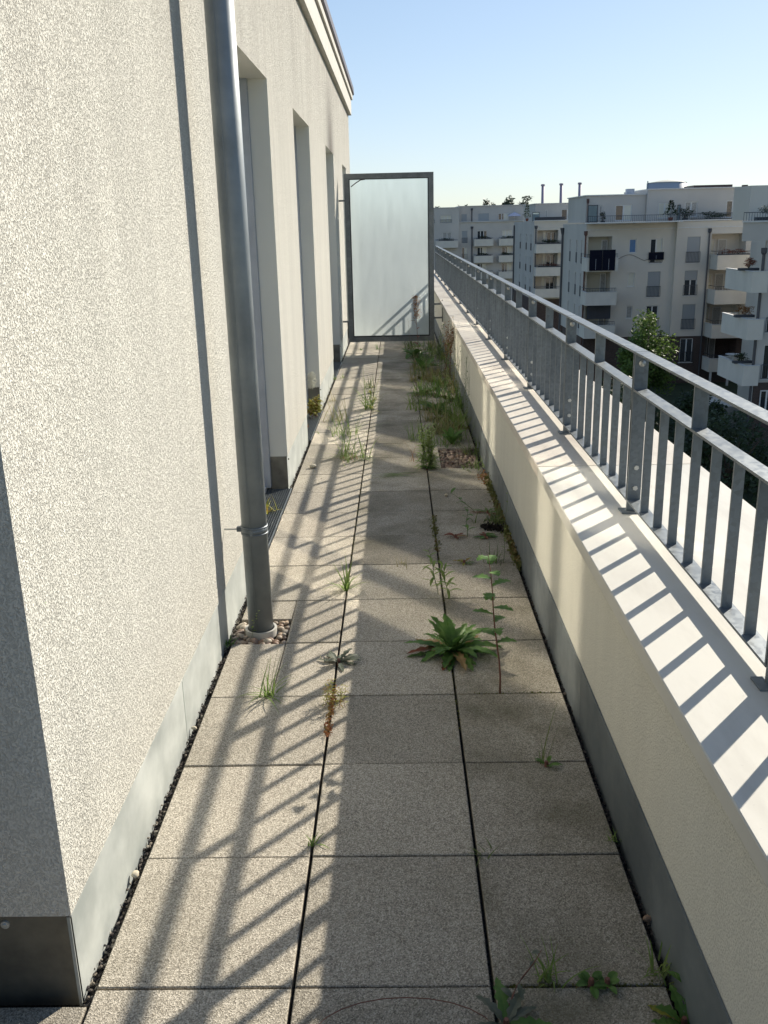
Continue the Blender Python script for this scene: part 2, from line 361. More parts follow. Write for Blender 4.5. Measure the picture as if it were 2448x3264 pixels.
# ================================================================== GROUND
struct('ground', MB().quad((-900, -300, -12.6), (1500, -300, -12.6), (1500, 2500, -12.6), (-900, 2500, -12.6)), M['lawn'])
mb = MB(); mb.box(-6, -3.0, -.12, .955, 22, -.045); mb.box(-.705, -.01, -.045 + .001, -.50, 16, -.040)
floor = struct('terrace_floor', mb, M['grit'])

# paving slabs: pieces of the terrace floor
slab_cache = {}
def slab(x0, x1, y0, y1, mat):
    k = (round(x1 - x0, 3), round(y1 - y0, 3), mat)
    if k not in slab_cache:
        a, b = (x1 - x0) / 2, (y1 - y0) / 2
        slab_cache[k] = MB().cbox(-a, -b, -.04, a, b, 0, .0025).mesh('paving_slab', M[mat])
    o = link('paving_slab', slab_cache[k], floor, ((x0 + x1) / 2, (y0 + y1) / 2, U(-.0025, .0015)))
    o.rotation_euler = (U(-.002, .002), U(-.002, .002), U(-.0025, .0025)); return o
G1, G2 = .005, .0032
for r in range(-3, 34):
    y0, y1 = r * .5 + G2 + U(-.001, .001), (r + 1) * .5 - G2 + U(-.001, .001)
    x0 = -.497
    if r == 4:
        slab(x0, -.252, 2.275, y1, 'slab'); slab(-.248, -G1, y0, y1, 'slab')
    elif r == 3:
        slab(x0, -.252, y0, y1, 'slab'); slab(-.248, -G1, y0, y1, 'slab')
    else: slab(x0, -G1, y0, y1, 'slab')
    slab(G1, .5 - G1, y0, y1, 'slab' if r < 6 else 'slab_mossy')
    if r == 10:
        slab(.5 + G1, .612, 5.115, y1, 'slab_mossy'); slab(.5 + G1, .93, y0, 5.11, 'slab_mossy')
    elif r == 11: slab(.5 + G1, .93, 5.80, y1, 'slab_mossy'); slab(.5 + G1, .612, y0, 5.795, 'slab_mossy')
    else: slab(.5 + G1, .93, y0, y1, 'slab_mossy')
    if r < 0:
        for c in range(4): slab(-1.0 - c * .5 + G1, -.505 - c * .5, y0, y1 if r < -1 else -.055, 'slab')

# loose grit along both edges (uncountable)
def pebble_mesh(name, mats, s=1, seed=0, sub=1, squash=.6):
    bm = bmesh.new(); bmesh.ops.create_icosphere(bm, subdivisions=sub, radius=1)
    off = Vector((seed * 7.3, seed * 3.1, 0)); ax = (U(.8, 1.3), U(.7, 1.0), squash * U(.85, 1.1))
    for v in bm.verts:
        k = 1 + .28 * noise.noise(v.co * 1.3 + off); v.co = Vector((v.co.x * ax[0], v.co.y * ax[1], v.co.z * ax[2])) * k * s
    me = bpy.data.meshes.new(name); bm.to_mesh(me); bm.free(); me.materials.append(mats)
    me.polygons.foreach_set('use_smooth', [True] * len(me.polygons)); return me
protos = []
for k in range(4):
    me = pebble_mesh('grit_proto', M['grit'], 1, k, 1, .7); protos.append(([v.co.copy() for v in me.vertices], [tuple(p.vertices) for p in me.polygons])); bpy.data.meshes.remove(me)
def chips(mb, x0, x1, y0, y1, n, s0, s1, z=-.042, zr=.03, nm=5):
    for _ in range(n):
        V, Fc = random.choice(protos); s = U(s0, s1); a = U(0, 6.28); c, d = math.cos(a), math.sin(a)
        px, py, pz = U(x0, x1), U(y0, y1), z + R() * zr; mb.cur = random.randrange(nm)
        mb.add([(px + (v.x * c - v.y * d) * s, py + (v.x * d + v.y * c) * s, pz + v.z * s) for v in V], Fc)
tones = [m_plain('grit_tone', c, .9) for c in ((.05, .04, .035), (.10, .085, .07), (.20, .17, .13), (.035, .03, .03), (.30, .27, .22))]
mb = MB(); chips(mb, -.530, -.502, -.06, 5.2, 1700, .003, .007); chips(mb, -.53, -.502, 5.2, 13, 700, .004, .008)
o = link('edge_grit', mb.mesh('edge_grit', tones), floor); o['kind'] = 'stuff'
mb = MB(); chips(mb, .934, .952, -1, 5, 1200, .003, .0075); chips(mb, .934, .952, 5, 13, 600, .004, .008)
o = link('edge_grit', mb.mesh('edge_grit', tones[:1] + tones[3:4] + tones[1:2] + tones[:1] + tones[1:2]), floor); o['kind'] = 'stuff'

# ================================================================== OWN BUILDING (left)
WX = -.525
F = Frm((WX, 0, 0), (0, 1, 0), (1, 0, 0))          # u = y, w = +x
doors = [(3.05, 4.62, -.045, 2.74, .19), (6.17, 7.60, -.045, 2.74, .19), (9.74, 11.15, -.045, 2.74, .19), (13.24, 14.35, -.045, 2.74, .19)]
house = thing('penthouse', 'cream scratch-plastered penthouse wall with four tall doors on the left of the terrace', 'house', (-3.5, 8, 0))
mb = MB(); mb.wall(F, -.02, 15.8, .24, 4.10, doors)
mb.quad((WX, 15.8, .0), (-7, 15.8, .0), (-7, 15.8, 4.1), (WX, 15.8, 4.1))
mb.quad((-7, -.02, 4.1), (WX, -.02, 4.1), (WX, 15.8, 4.1), (-7, 15.8, 4.1))
mb.quad((-7, -.02, 0), (-7, 15.8, 0), (-7, 15.8, 4.1), (-7, -.02, 4.1))
part('plaster_wall', mb, M['plaster'], house)
part('end_wall', MB().quad((-7, -.02, .24), (WX, -.02, .24), (WX, -.02, 4.10), (-7, -.02, 4.10)), M['plaster_shade_side'], house, label='shaded end face of the wall in lightened, smoothed plaster')
for d in doors:
    part('reveal', MB().reveals(F, (d[0], d[1], .24, d[3], .19), False, 'LRT'), M['reveal'], house, label='smooth off-white lining of a door opening')
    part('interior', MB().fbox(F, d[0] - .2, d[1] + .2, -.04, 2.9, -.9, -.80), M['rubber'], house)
# unseen dark glazing and overhang, added behind the viewer to shade the end wall
part('added_shade_glazing', MB().box(-7, -1.85, -.04, -.62, -1.75, 3.6), M['pane'], house)
part('added_shade_overhang', MB().box(-7, -1.85, 3.6, -.60, -.03, 3.75), M['reveal'], house)
# zinc plinth sheets, one per pier
piers = [(-.02, 1.2), (1.203, 3.05), (4.62, 6.17), (7.60, 9.74), (11.15, 13.24), (14.35, 15.8)]
for a, b in piers:
    mb = MB(); mb.fbox(F, a + .0015, b, -.035, .2385, -.012, -.004)
    mb.fbox(F, a + .0015, b, .2355, .2415, -.012, .0005)
    part('plinth_flashing', mb, M['zinc'], house, label='pale grey zinc sheet at the foot of the wall')
mb = MB(); mb.box(-7, -.016, -.035, WX - .004, -.008, .2385); o = part('plinth_flashing', mb, M['zinc_brown'], house, label='dark brown-grey zinc sheet round the near corner of the wall')  # darker and browner than the sheets along the long wall
mb = MB(); mb.tube([(-.69, -.014, .215), (-.69, -.020, .215)], .011, 12); mb.tube([(-.69, -.020, .215), (-.69, -.023, .215)], [.007, .005], 6)
part('screw', mb, M['bolt'], house)
for a, b in piers[2:]:
    mb = MB(); mb.tube([(WX - .006, a + .06, .205), (WX + .004, a + .06, .205)], .006, 6); part('screw', mb, M['rubber'], house)
for d in doors:
    for q in (d[0], d[1] - .002):
        part('reveal_base', MB().fbox(F, q, q + .002, -.04, .24, -.19, -.006), M['zinc_brown'], house, label='soiled dark metal at the foot of a door reveal')
# doors with frames, panes and guides
for i, d in enumerate(doors):
    a, b, z1 = d[0], d[1], d[3]
    mb = MB()
    for (u0, u1, v0, v1) in ((a, a + .075, .03, z1), (b - .075, b, .03, z1), (a + .075, b - .075, z1 - .075, z1), (a + .075, b - .075, .03, .13), ((a + b) / 2 - .085, (a + b) / 2 + .085, .13, z1 - .075)):
        mb.fbox(F, u0, u1, v0, v1, -.25, -.175)
    fr = part('door_frame', mb, M['pvc'], house)
    for (u0, u1) in ((a + .078, (a + b) / 2 - .088), ((a + b) / 2 + .088, b - .078)):
        part('door_pane', MB().fbox(F, u0, u1, .133, z1 - .078, -.225, -.205), M['pane_near'], fr)
        for q in (u0, u1 - .012): part('gasket', MB().fbox(F, q, q + .012, .133, z1 - .078, -.204, -.196), M['rubber'], fr)
    for q in (a + .002, b - .055):
        mb = MB(); mb.fbox(F, q, q + .053, .02, z1 - .002, -.174, -.150); mb.fbox(F, q, q + .018, .02, z1 - .002, -.150, -.125); mb.fbox(F, q + .035, q + .053, .02, z1 - .002, -.150, -.125)
        part('shutter_guide', mb, M['guide'], fr)
    part('threshold', MB().fbox(F, a + .004, b - .004, -.03, .028, -.25, -.16), M['pvc'], fr)
    if i == 1:
        mb = MB(); mb.fbox(F, a + .06, b - .06, z1 - .16, z1 - .09, -.15, -.14); part('shutter_slat', mb, M['rubber'], fr, label='dark end slat of a raised roller shutter')
# eaves: band, cornice strip, metal cap
EV = Frm((0, 0, 0), (0, 1, 0), (1, 0, 0))
part('fascia_band', MB().prism([(WX - .02, 3.70), (WX + .055, 3.70), (WX + .058, 3.945), (WX - .02, 3.945)], EV, -.05, 15.83), M['membrane'], house)
part('cornice_strip', MB().prism([(WX - .02, 3.952), (WX + .085, 3.952), (WX + .088, 4.02), (WX - .02, 4.02)], EV, -.06, 15.85), M['membrane'], house)
mb = MB(); mb.prism([(WX - .02, 4.03), (WX + .098, 4.03), (WX + .112, 4.05), (WX + .105, 4.16), (WX - .5, 4.22), (WX - .5, 4.19), (WX - .02, 4.11)], EV, -.08, 15.88)
part('roof_edge_sheet', mb, M['brown'], house)
# drainage grates in front of the doors
for i, d in enumerate(doors[:3]):
    g = thing('drain_grate', ['steel drain grate at the foot of the nearest door, beside the downpipe', 'steel drain grate of the second door with the yellow-green weed in it', 'steel drain grate of the third door, just before the privacy screen'][i], 'drain grate', (-.61, (d[0] + d[1]) / 2, 0), 'drain grates in front of the doors')
    y0, y1 = d[0] + .03, d[1] - .0
    mb = MB()
    for x in (-.700, -.512): mb.box(x, y0, -.03, x + .008, y1, .001)
    part('grate_frame', mb, M['galv'], g)
    mb = MB(); k = 0
    while -.684 + k * .0155 < -.515: mb.box(-.684 + k * .0155, y0, -.016, -.6815 + k * .0155, y1, -.002); k += 1
    part('bar', mb, M['galv'], g, kind='stuff')
    mb = MB(); n = int((y1 - y0) / .032)
    for q in range(n): yy = y0 + (q + .5) * (y1 - y0) / n; mb.box(-.691, yy, -.013, -.513, yy + .0025, -.001)
    part('cross_bar', mb, M['galv'], g, kind='stuff')

# mass of the block below the terrace
mb = MB(); mb.box(-14, -3, -12.6, 1.60, 22, -.13)
solo('apartment_block', mb, M['facade'], 'tall rendered block below the terrace that carries floor and parapet', 'building', (-6, 9, -12.6))

# ================================================================== DOWNPIPE
PX, PY = -.385, 2.165
dp = thing('downpipe', 'weathered zinc downpipe standing before the plaster wall in a square of pebbles', 'downpipe', (PX, PY, -.03))
mb = MB(); mb.tube([(PX, PY, -.03), (PX, PY, 3.66)], .0585, 48); part('pipe', mb, M['pipe'], dp, True)
mb = MB(); n = 40
for k in range(n):
    a0, a1 = 6.2832 * k / n, 6.2832 * (k + 1) / n
    for (ra, za, rb, zb) in ((.064, .006, .075, .006), (.075, .006, .075, -.03), (.064, -.03, .064, .006)):
        mb.quad((PX + ra * math.cos(a0), PY + ra * math.sin(a0), za), (PX + ra * math.cos(a1), PY + ra * math.sin(a1), za), (PX + rb * math.cos(a1), PY + rb * math.sin(a1), zb), (PX + rb * math.cos(a0), PY + rb * math.sin(a0), zb))
part('collar', mb, M['ring'], dp, True)
part('pipe_seam', MB().tube([(PX - .012, PY - .0582, 0), (PX - .012, PY - .0582, 3.6)], .0012, 6), M['pipe'], dp, True)
ZC = .50
mb = MB(); mb.tube([(PX, PY, ZC - .016), (PX, PY, ZC + .016)], .0605, 40); mb.tube([(PX, PY, ZC + .012), (PX, PY, ZC + .019)], .0625, 40); mb.tube([(PX, PY, ZC - .019), (PX, PY, ZC - .012)], .0625, 40)
cl = part('clamp', mb, M['galv'], dp, True)
mb = MB(); mb.box(PX - .012, PY - .0665, ZC - .014, PX + .002, PY - .059, ZC + .014); mb.box(PX - .081, PY - .010, ZC - .010, PX - .058, PY + .010, ZC + .012)
part('clamp_lug', mb, M['galv'], cl)
mb = MB(); mb.tube([(PX - .075, PY, ZC), (WX - .02, PY, ZC)], .0042, 8); part('wall_bolt', mb, M['bolt'], cl)

# pebble boxes
pmesh = [pebble_mesh('pebble', M['pebble'], .020, k, 2) for k in range(6)]
pmesh2 = [pebble_mesh('pebble', M['pebble_dark'], .019, k + 9, 2) for k in range(6)]
def pebble_box(x0, x1, y0, y1, n, meshes, label, avoid=None, step=.024):
    g = thing('pebble_bed', label, 'pebble bed', ((x0 + x1) / 2, (y0 + y1) / 2, -.04), 'pebble fillings in the slab cut-outs')
    for lay in range(2):
        x = x0 + .012
        while x < x1 - .008:
            y = y0 + .012
            while y < y1 - .008:
                px, py = x + U(-.45, .45) * step, y + U(-.45, .45) * step; px = min(max(px, x0 + .012), x1 - .012); py = min(max(py, y0 + .012), y1 - .012)
                if not (avoid and math.hypot(px - avoid[0], py - avoid[1]) < avoid[2]):
                    o = link('pebble', random.choice(meshes), g, (px, py, -.036 + lay * .018 + U(-.004, .006)))
                    o.rotation_euler = (U(-.5, .5), U(-.5, .5), U(0, 6.28)); k = U(.7, 1.25); o.scale = (k, k, k)
                y += step
            x += step
pebble_box(-.503, -.25, 2.01, 2.27, 60, pmesh, 'pale and brown river pebbles packed round the foot of the downpipe', (PX, PY, .082), .032)
pebble_box(.615, .93, 5.115, 5.79, 90, pmesh2, 'brown river pebbles in the slab cut-out by the parapet', None, .030)

# ================================================================== PARAPET
par = thing('parapet', 'low cream plastered parapet with broad off-white metal capping on the right', 'parapet wall', (1.3, 9, 0))
YA, YB = -3.0, 21.5
part('parapet_wall', MB().box(.958, YA, -.1, 1.60, YB, .725), M['parapet_plaster'], par)
joints = [YA, -1.75, 1.25, 4.25, 7.25, 10.25, 13.25, 16.25, 19.25, YB]
for a, b in zip(joints, joints[1:]):
    part('skirting_sheet', MB().box(.951, a + .001, -.04, .957, b - .001, .232), M['zinc_dark'], par, label='dark grey zinc sheet at the foot of the parapet')
cj = [YA, -.78, 2.26, 5.3, 8.34, 11.38, 14.42, 17.46, YB]
CF = Frm((0, 0, 0), (0, 1, 0), (1, 0, 0))
for a, b in zip(cj, cj[1:]):
    mb = MB(); mb.prism([(.922, .700), (.925, .700), (.925, .741), (1.655, .741), (1.655, .700), (1.660, .700), (1.660, .743), (1.657, .746), (.925, .746), (.922, .743)], CF, a + .004, b - .004)
    part('cap_sheet', mb, M['cap' if a < 2 else 'cap_old'], par)
for q in cj[1:-1]: part('cap_joint', MB().box(.930, q - .03, .7395, 1.652, q + .03, .7405), M['rubber'], par)

# ================================================================== RAILING
rail = thing('railing', 'galvanised flat-bar railing with bolted posts standing on the parapet capping', 'railing', (1.182, 9, .746))
X0, X1 = 1.157, 1.207
def fl(x0, y0, z0, x1, y1, z1, org): return MB().box(x0, y0, z0, x1, y1, z1).mesh('flat_bar', M['galv'], org)
o0 = Vector((1.182, 0, 0))
hand = fl(X0, .004, 1.352, X1, 1.396, 1.360, o0); mid = fl(X0, .012, 1.216, X1, 1.388, 1.224, o0); low = fl(X0, .012, .790, X1, 1.388, .798, o0)
balu = fl(X0 + .009, -.004, .798, X1 - .012, .004, 1.216, o0); spac = fl(X0 + .003, -.004, 1.224, X1 - .003, .004, 1.352, o0)
endb = fl(X0, -.004, .790, X1, .004, 1.352, o0); postm = fl(X0 + .002, -.005, .749, X1 - .002, .005, 1.34, o0)
plate = MB().box(X0 - .022, -.032, .7465, X1 - .004, .032, .7525).mesh('base_plate', M['zinc_dark'], o0)
def hexm(r, t):
    mb = MB(); mb.tube([(0, 0, 0), (0, -t, 0)], r, 6); return mb.mesh('bolt', M['bolt'])
boltm = hexm(.0095, .008); mb = MB(); mb.tube([(0, 0, 0), (0, -.003, 0)], .0125, 20); mb.tube([(0, -.003, 0), (0, -.006, 0)], [.007, .005], 10); domem = mb.mesh('bolt', M['bolt'], smooth=True)
mb = MB()
for sx in (-1, 1): mb.add([(X0 + .025 + sx * .012, 0, 0)] * 0, [])
P0 = 1.552
for k in range(-2, 14):
    yp = P0 + 1.4 * k
    po = link('post', postm, rail, (1.182, yp, 0)); link('base_plate', plate, po, (1.182, yp, 0))
    for sgn in (-1, 1): link('end_bar', endb, rail, (1.182, yp + sgn * .0095, 0))
    link('bolt', domem, po, (1.184, yp - .0136, 1.318))
    for zz in (.925, .845): link('bolt', boltm, po, (1.184, yp - .0136, zz))
    if k < 13:
        link('handrail', hand, rail, (1.182, yp, 0)); link('middle_rail', mid, rail, (1.182, yp, 0)); link('bottom_rail', low, rail, (1.182, yp, 0))
        for j in range(1, 8): link('baluster', balu, rail, (1.182, yp + .175 * j, 0))
        link('spacer_plate', spac, rail, (1.182, yp + .7, 0))

# ================================================================== PRIVACY SCREEN
PYs = 12.0
scr = thing('privacy_screen', 'frosted glass privacy screen in a dull steel frame across the far end of the terrace', 'privacy screen', (.2, PYs, .17))
a, b, z0, z1 = -.440, .832, .17, 2.53
mb = MB(); mb.box(a, PYs - .02, z0, a + .07, PYs + .02, z1); mb.box(b - .07, PYs - .02, z0, b, PYs + .02, z1)
mb.box(a + .07, PYs - .02, z1 - .07, b - .07, PYs + .02, z1); mb.box(a + .07, PYs - .02, z0, b - .07, PYs + .02, z0 + .07)
part('frame', mb, M['frame_steel'], scr)
mb = MB()
mb.box(a + .07, PYs - .012, z0 + .07, a + .082, PYs + .012, z1 - .07); mb.box(b - .082, PYs - .012, z0 + .07, b - .07, PYs + .012, z1 - .07)
mb.box(a + .082, PYs - .012, z1 - .080, b - .082, PYs + .012, z1 - .07); mb.box(a + .082, PYs - .012, z0 + .07, b - .082, PYs + .012, z0 + .088)
part('gasket', mb, M['rubber'], scr)
part('glass_pane', MB().quad((a + .075, PYs + .004, z0 + .075), (b - .075, PYs + .004, z0 + .075), (b - .075, PYs + .004, z1 - .072), (a + .075, PYs + .004, z1 - .072)), M['frosted'], scr)
mb = MB(); pts = [(a + .30, PYs - .014, z1 - .078), (a + .24, PYs - .02, z1 - .085), (a + .17, PYs - .03, z1 - .125), (a + .10, PYs - .035, z1 - .175)]
mb.tube(pts, .007, 6); part('loose_seal', mb, M['rubber'], scr, label='black seal strip hanging loose at the top left corner')
for zz in (2.17, .47):
    part('bracket', MB().box(WX - .01, PYs - .008, zz - .012, a, PYs + .008, zz + .012), M['frame_steel'], scr)
for zz in (.70, .50):
    part('bracket', MB().box(b, PYs - .008, zz - .012, .955, PYs + .008, zz + .012), M['frame_steel'], scr)
part('bracket_plate', MB().box(.945, PYs - .012, .44, .9575, PYs + .012, .76), M['frame_steel'], scr)

# ================================================================== BACKGROUND BUILDINGS
def window(F, parent, u0, u1, v0, v1, w, style='glass', rail=False, name='window', frame=.07):
    mb = MB(); m = (u0 + u1) / 2; wide = (u1 - u0) > .8
    t_ = min(frame, (u1 - u0) * .2)
    bars = [(u0, u0 + t_, v0, v1), (u1 - t_, u1, v0, v1), (u0 + t_, u1 - t_, v0, v0 + t_), (u0 + t_, u1 - t_, v1 - t_, v1)]
    if wide: bars.append((m - t_ * .8, m + t_ * .8, v0 + t_, v1 - t_))
    if (u1 - u0) > 1.7:
        q = (u1 - u0) / 3; bars.pop(); bars += [(u0 + q - .06, u0 + q + .06, v0 + t_, v1 - t_), (u0 + 2 * q - .06, u0 + 2 * q + .06, v0 + t_, v1 - t_)]
    for x in bars: mb.fbox(F, x[0], x[1], x[2], x[3], w, w + .06)
    fr = part('window_frame' if name == 'window' else name, mb, M['pvc'], parent)
    vt = v1 - t_
    if style in ('shutter', 'half'):
        vb = v0 + .02 if style == 'shutter' else v0 + (v1 - v0) * .62
        part('roller_shutter', MB().fbox(F, u0 + .02, u1 - .02, vb, v1, w + .065, w + .095), M['shutter'], fr)
        vt = vb
    if style != 'shutter':
        cuts = [u0 + t_, u1 - t_] if not wide else [u0 + t_, m, u1 - t_]
        for k, (p, q) in enumerate(zip(cuts, cuts[1:])):
            st = {'glass': 'pane', 'half': 'pane', 'curtain': 'pane_curtain', 'bright': 'pane_bright', 'blue': 'pane_blue', 'mixed': ('pane', 'pane_bright')[k % 2]}[style]
            part('pane', MB().fbox(F, p, q, v0 + t_, vt - .001, w + .015, w + .03), M[st], fr)
    if rail:
        mb = MB(); h = min(.95, (v1 - v0) * .45)
        mb.fbox(F, u0 - .06, u1 + .06, v0 + h - .04, v0 + h, .04, .08); mb.fbox(F, u0 - .06, u1 + .06, v0 + .05, v0 + .09, .04, .08)
        n = max(3, int((u1 - u0) / .11))
        for k in range(n + 1):
            x = u0 - .05 + (u1 - u0 + .1) * k / n; mb.fbox(F, x - .012, x + .012, v0 + .05, v0 + h, .05, .07)
        part('window_railing', mb, M['rail_dark'], fr, kind='stuff')
    part('sill', MB().fbox(F, u0 - .08, u1 + .08, v0 - .06, v0 - .002, w, .05), M['bal_cap'], fr)
    return fr
def balcony(F, parent, u0, u1, vt, w1, h=1.12, w0=0, railh=.32, mat='balcony', open_left=False):
    mb = MB(); t_ = .16
    mb.fbox(F, u0, u1, vt - h, vt - h + .2, w0, w1)
    mb.fbox(F, u0, u1, vt - h + .2, vt, w1 - t_, w1); mb.fbox(F, u0, u0 + t_, vt - h + .2, vt, w0, w1 - t_); mb.fbox(F, u1 - t_, u1, vt - h + .2, vt, w0, w1 - t_)
    bl = part('balcony', mb, M[mat], parent)
    mb = MB(); mb.fbox(F, u0 - .03, u1 + .03, vt + .002, vt + .04, w1 - t_ - .02, w1 + .03); mb.fbox(F, u0 - .03, u0 + t_ + .01, vt + .002, vt + .04, w0, w1 - t_ - .02)
    part('balcony_capping', mb, M['bal_cap'], bl)
    if railh:
        mb = MB(); n = int((u1 - u0) / .14)
        mb.fbox(F, u0 + .05, u1 - .05, vt + railh, vt + railh + .04, w1 - .12, w1 - .08)
        for k in range(n + 1):
            x = u0 + .06 + (u1 - u0 - .12) * k / n; mb.fbox(F, x - .012, x + .012, vt + .04, vt + railh, w1 - .11, w1 - .09)
        mb.fbox(F, u0 + .05, u0 + .09, vt + railh, vt + railh + .04, w0, w1 - .12)
        part('balcony_railing', mb, M['rail_dark'], bl, kind='stuff')
    return bl
def downpipe(F, parent, u, v0, v1, mat='downpipe', r=.075, w=.12):
    mb = MB(); mb.tube([F.P(u, v0, w), F.P(u, v1 - .4, w)], r, 10); mb.tube([F.P(u, v1 - .42, w), F.P(u, v1 - .3, w), F.P(u, v1, w)], [r, r * 2.1, r * 2.3], 4)
    part('downpipe', mb, M[mat], parent)
def terrace_rail(F, parent, u0, u1, v, w, h=.9, step=.16):
    mb = MB(); mb.fbox(F, u0, u1, v + h - .04, v + h, w, w + .04)
    n = int((u1 - u0) / step)
    for k in range(n + 1): x = u0 + (u1 - u0) * k / n; mb.fbox(F, x - .01, x + .01, v, v + h, w + .01, w + .03)
    part('roof_railing', mb, M['rail_dark'], parent, kind='stuff')
def loggia(F, parent, u0, u1, v0, v1, dp, wins):
    mb = MB(); mb.reveals(F, (u0, u1, v0, v1, dp)); lg = part('loggia', mb, M['facade_cream'], parent)
    for (a, b, c, d, st) in wins: window(F, lg, a, b, c, d, -dp + .01, st) if False else None
    return lg
BASE = -12.6
def mass(name, F, parent, u0, u1, v0, v1, dp, holes, mat, side_l=True, side_holes=()):
    """rendered block: front wall with openings, plus sides, back and top"""
    mb = MB(); mb.wall(F, u0, u1, v0, v1, holes)
    mb.quad(F.P(u1, v0, 0), F.P(u1, v0, -dp), F.P(u1, v1, -dp), F.P(u1, v1, 0))
    mb.quad(F.P(u0, v0, -dp), F.P(u0, v1, -dp), F.P(u1, v1, -dp), F.P(u1, v0, -dp))
    mb.quad(F.P(u0, v1, 0), F.P(u1, v1, 0), F.P(u1, v1, -dp), F.P(u0, v1, -dp))
    if side_l is True: mb.quad(F.P(u0, v0, 0), F.P(u0, v1, 0), F.P(u0, v1, -dp), F.P(u0, v0, -dp))
    for h in holes:
        mb.reveals(F, h, back=True)
    return part(name, mb, M[mat], parent)
def skew(mb, p, q, x1, y1, z0, z1):
    # footprint p (front left) .. q (back left), right edge x1, back y1
    a = [(p[0], p[1]), (x1, p[1]), (x1, y1), (q[0], y1)]
    vs = [(x, y, z0) for x, y in a] + [(x, y, z1) for x, y in a]
    return mb.add(vs, [(0, 1, 2, 3), (4, 5, 6, 7), (0, 1, 5, 4), (1, 2, 6, 5), (2, 3, 7, 6), (3, 0, 4, 7)])

# ---- block A (opposite wing, facade at y = 83)
A = thing('apartment_block', 'pale five-storey block with solar panels on a corner balcony, beyond the round green tree', 'building', (24, 86, BASE))
FA = Frm((0, 83, 0), (1, 0, 0), (0, -1, 0))
FAs = Frm((17.05, 83, 0), (0, 1, 0), (-1, 0, 0))
d_ = .18
wins1 = [(20.88, 21.51, -.99, .20, 'blue', 0), (20.90, 21.53, -3.89, -2.69, 'bright', 0), (20.93, 21.49, -6.71, -5.60, 'curtain', 0),
         (22.74, 23.80, -1.91, .18, 'mixed', 1), (22.68, 23.80, -4.85, -2.64, 'shutter', 1), (22.72, 23.80, -7.64, -5.61, 'glass', 1)]
logA = [(17.25, 19.35, -2.2, .46, 1.6), (17.25, 19.35, -5.1, -2.46, 1.6), (17.25, 19.4, -8.0, -5.36, 1.6)]
mass('facade_wall', FA, A, 17.05, 24.9, -8.35, 1.55, 12, [w_[:4] + (d_,) for w_ in wins1] + logA, 'facade', side_l=False)
for w_ in wins1: window(FA, A, *w_[:4], -d_ + .02, w_[4], bool(w_[5]))
for (a, b, c, d, e) in logA:
    mb = MB(); mb.fbox(FA, a + .02, b - .02, c + .01, d - .01, -e + .01, -e + .04); part('loggia_back_wall', mb, M['facade_cream'], A)
    window(FA, A, 18.75, 19.28, c + .1, d - .3, -e + .05, 'curtain', False, 'loggia_door')
# left side wall with slit windows
sl_ = [(1.6, 2.1), (4.0, 4.6), (7.3, 7.9)]
rows = [(-1.9, .15), (-4.8, -2.75), (-7.7, -5.65)]
hs = [(a, b, c, d, .15) for a, b in sl_ for c, d in rows]
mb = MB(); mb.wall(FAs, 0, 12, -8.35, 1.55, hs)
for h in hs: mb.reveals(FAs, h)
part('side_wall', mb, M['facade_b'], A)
for h in hs:
    window(FAs, A, h[0], h[1], h[2], h[3], -.13, 'curtain', False, frame=.05)
    part('window_railing', MB().fbox(FAs, h[0], h[1], h[2] + .02, h[2] + .95, -.03, .03), M['rail_dark'], A)
for vt in (-1.30, -4.18, -7.05):
    balcony(FA, A, 16.75, 19.45, vt, 2.3, 1.12)
downpipe(FA, A, 16.98, -12, .95, 'downpipe_red', .07, .1)
mb = MB(); mb.tube([(16.92, 94.4, -12), (16.92, 94.4, .6)], .1, 8); mb.tube([(16.92, 94.4, .55), (16.92, 94.4, 1.2)], [.12, .25], 4); part('downpipe', mb, M['downpipe'], A)
# A2, the part of the facade to the right
d2_ = .18
wins2 = [(25.85, 26.99, -1.94, .28, 'shutter', 1), (25.83, 26.96, -4.78, -2.60, 'half', 1), (25.85, 27.0, -7.76, -5.53, 'shutter', 1), (32.05, 32.75, -1.9, .15, 'glass', 1)]
FA2 = Frm((0, 82.6, 0), (1, 0, 0), (0, -1, 0))
logA2 = [(27.95, 31.0, -2.3, .49, 1.8), (27.98, 31.0, -5.2, -2.5, 1.8), (28.0, 31.0, -8.1, -5.45, 1.8)]
mass('facade_wall', FA2, A, 24.88, 60, -8.35, 1.58, 12, [w_[:4] + (d2_,) for w_ in wins2] + logA2, 'facade')  # unseen right end lengthened to shade the courtyard
for w_ in wins2: window(FA2, A, *w_[:4], -d2_ + .02, w_[4], bool(w_[5]))
for k, (a, b, c, d, e) in enumerate(logA2):
    window(FA2, A, 28.25, 28.85, c + .3, d - .5, -e + .05, 'bright', False, 'loggia_door'); window(FA2, A, 29.1, 29.9, c + .3, d - .5, -e + .05, 'curtain', False, 'loggia_door')
for vt in (-1.31, -4.24, -7.18): balcony(FA2, A, 27.95, 31.5, vt, 2.0, 1.18)
downpipe(FA2, A, 27.72, -12, .95, 'downpipe', .07)
mass('brick_base', FA2, A, 17.1, 60, BASE, -8.37, 11, [(25.86, 27.01, -10.7, -8.55, .15), (22.7, 23.8, -10.7, -8.6, .15), (28.1, 30.9, -10.9, -8.5, 1.8)], 'brick')
window(FA2, A, 25.86, 27.01, -10.7, -8.55, -.12, 'glass', True); window(FA2, A, 22.7, 23.8, -10.7, -8.6, -.12, 'glass', True)
window(FA2, A, 28.2, 28.9, -10.8, -8.7, -1.7, 'curtain', False, 'loggia_door'); window(FA2, A, 29.0, 29.6, -10.8, -8.7, -1.7, 'curtain', False, 'loggia_door')
balcony(FA2, A, 27.95, 30.6, -10.18, 2.0, 1.15)
part('parapet_capping', MB().box(16.95, 80.9, 1.56, 24.87, 83.3, 1.66), M['bal_cap'], A); 
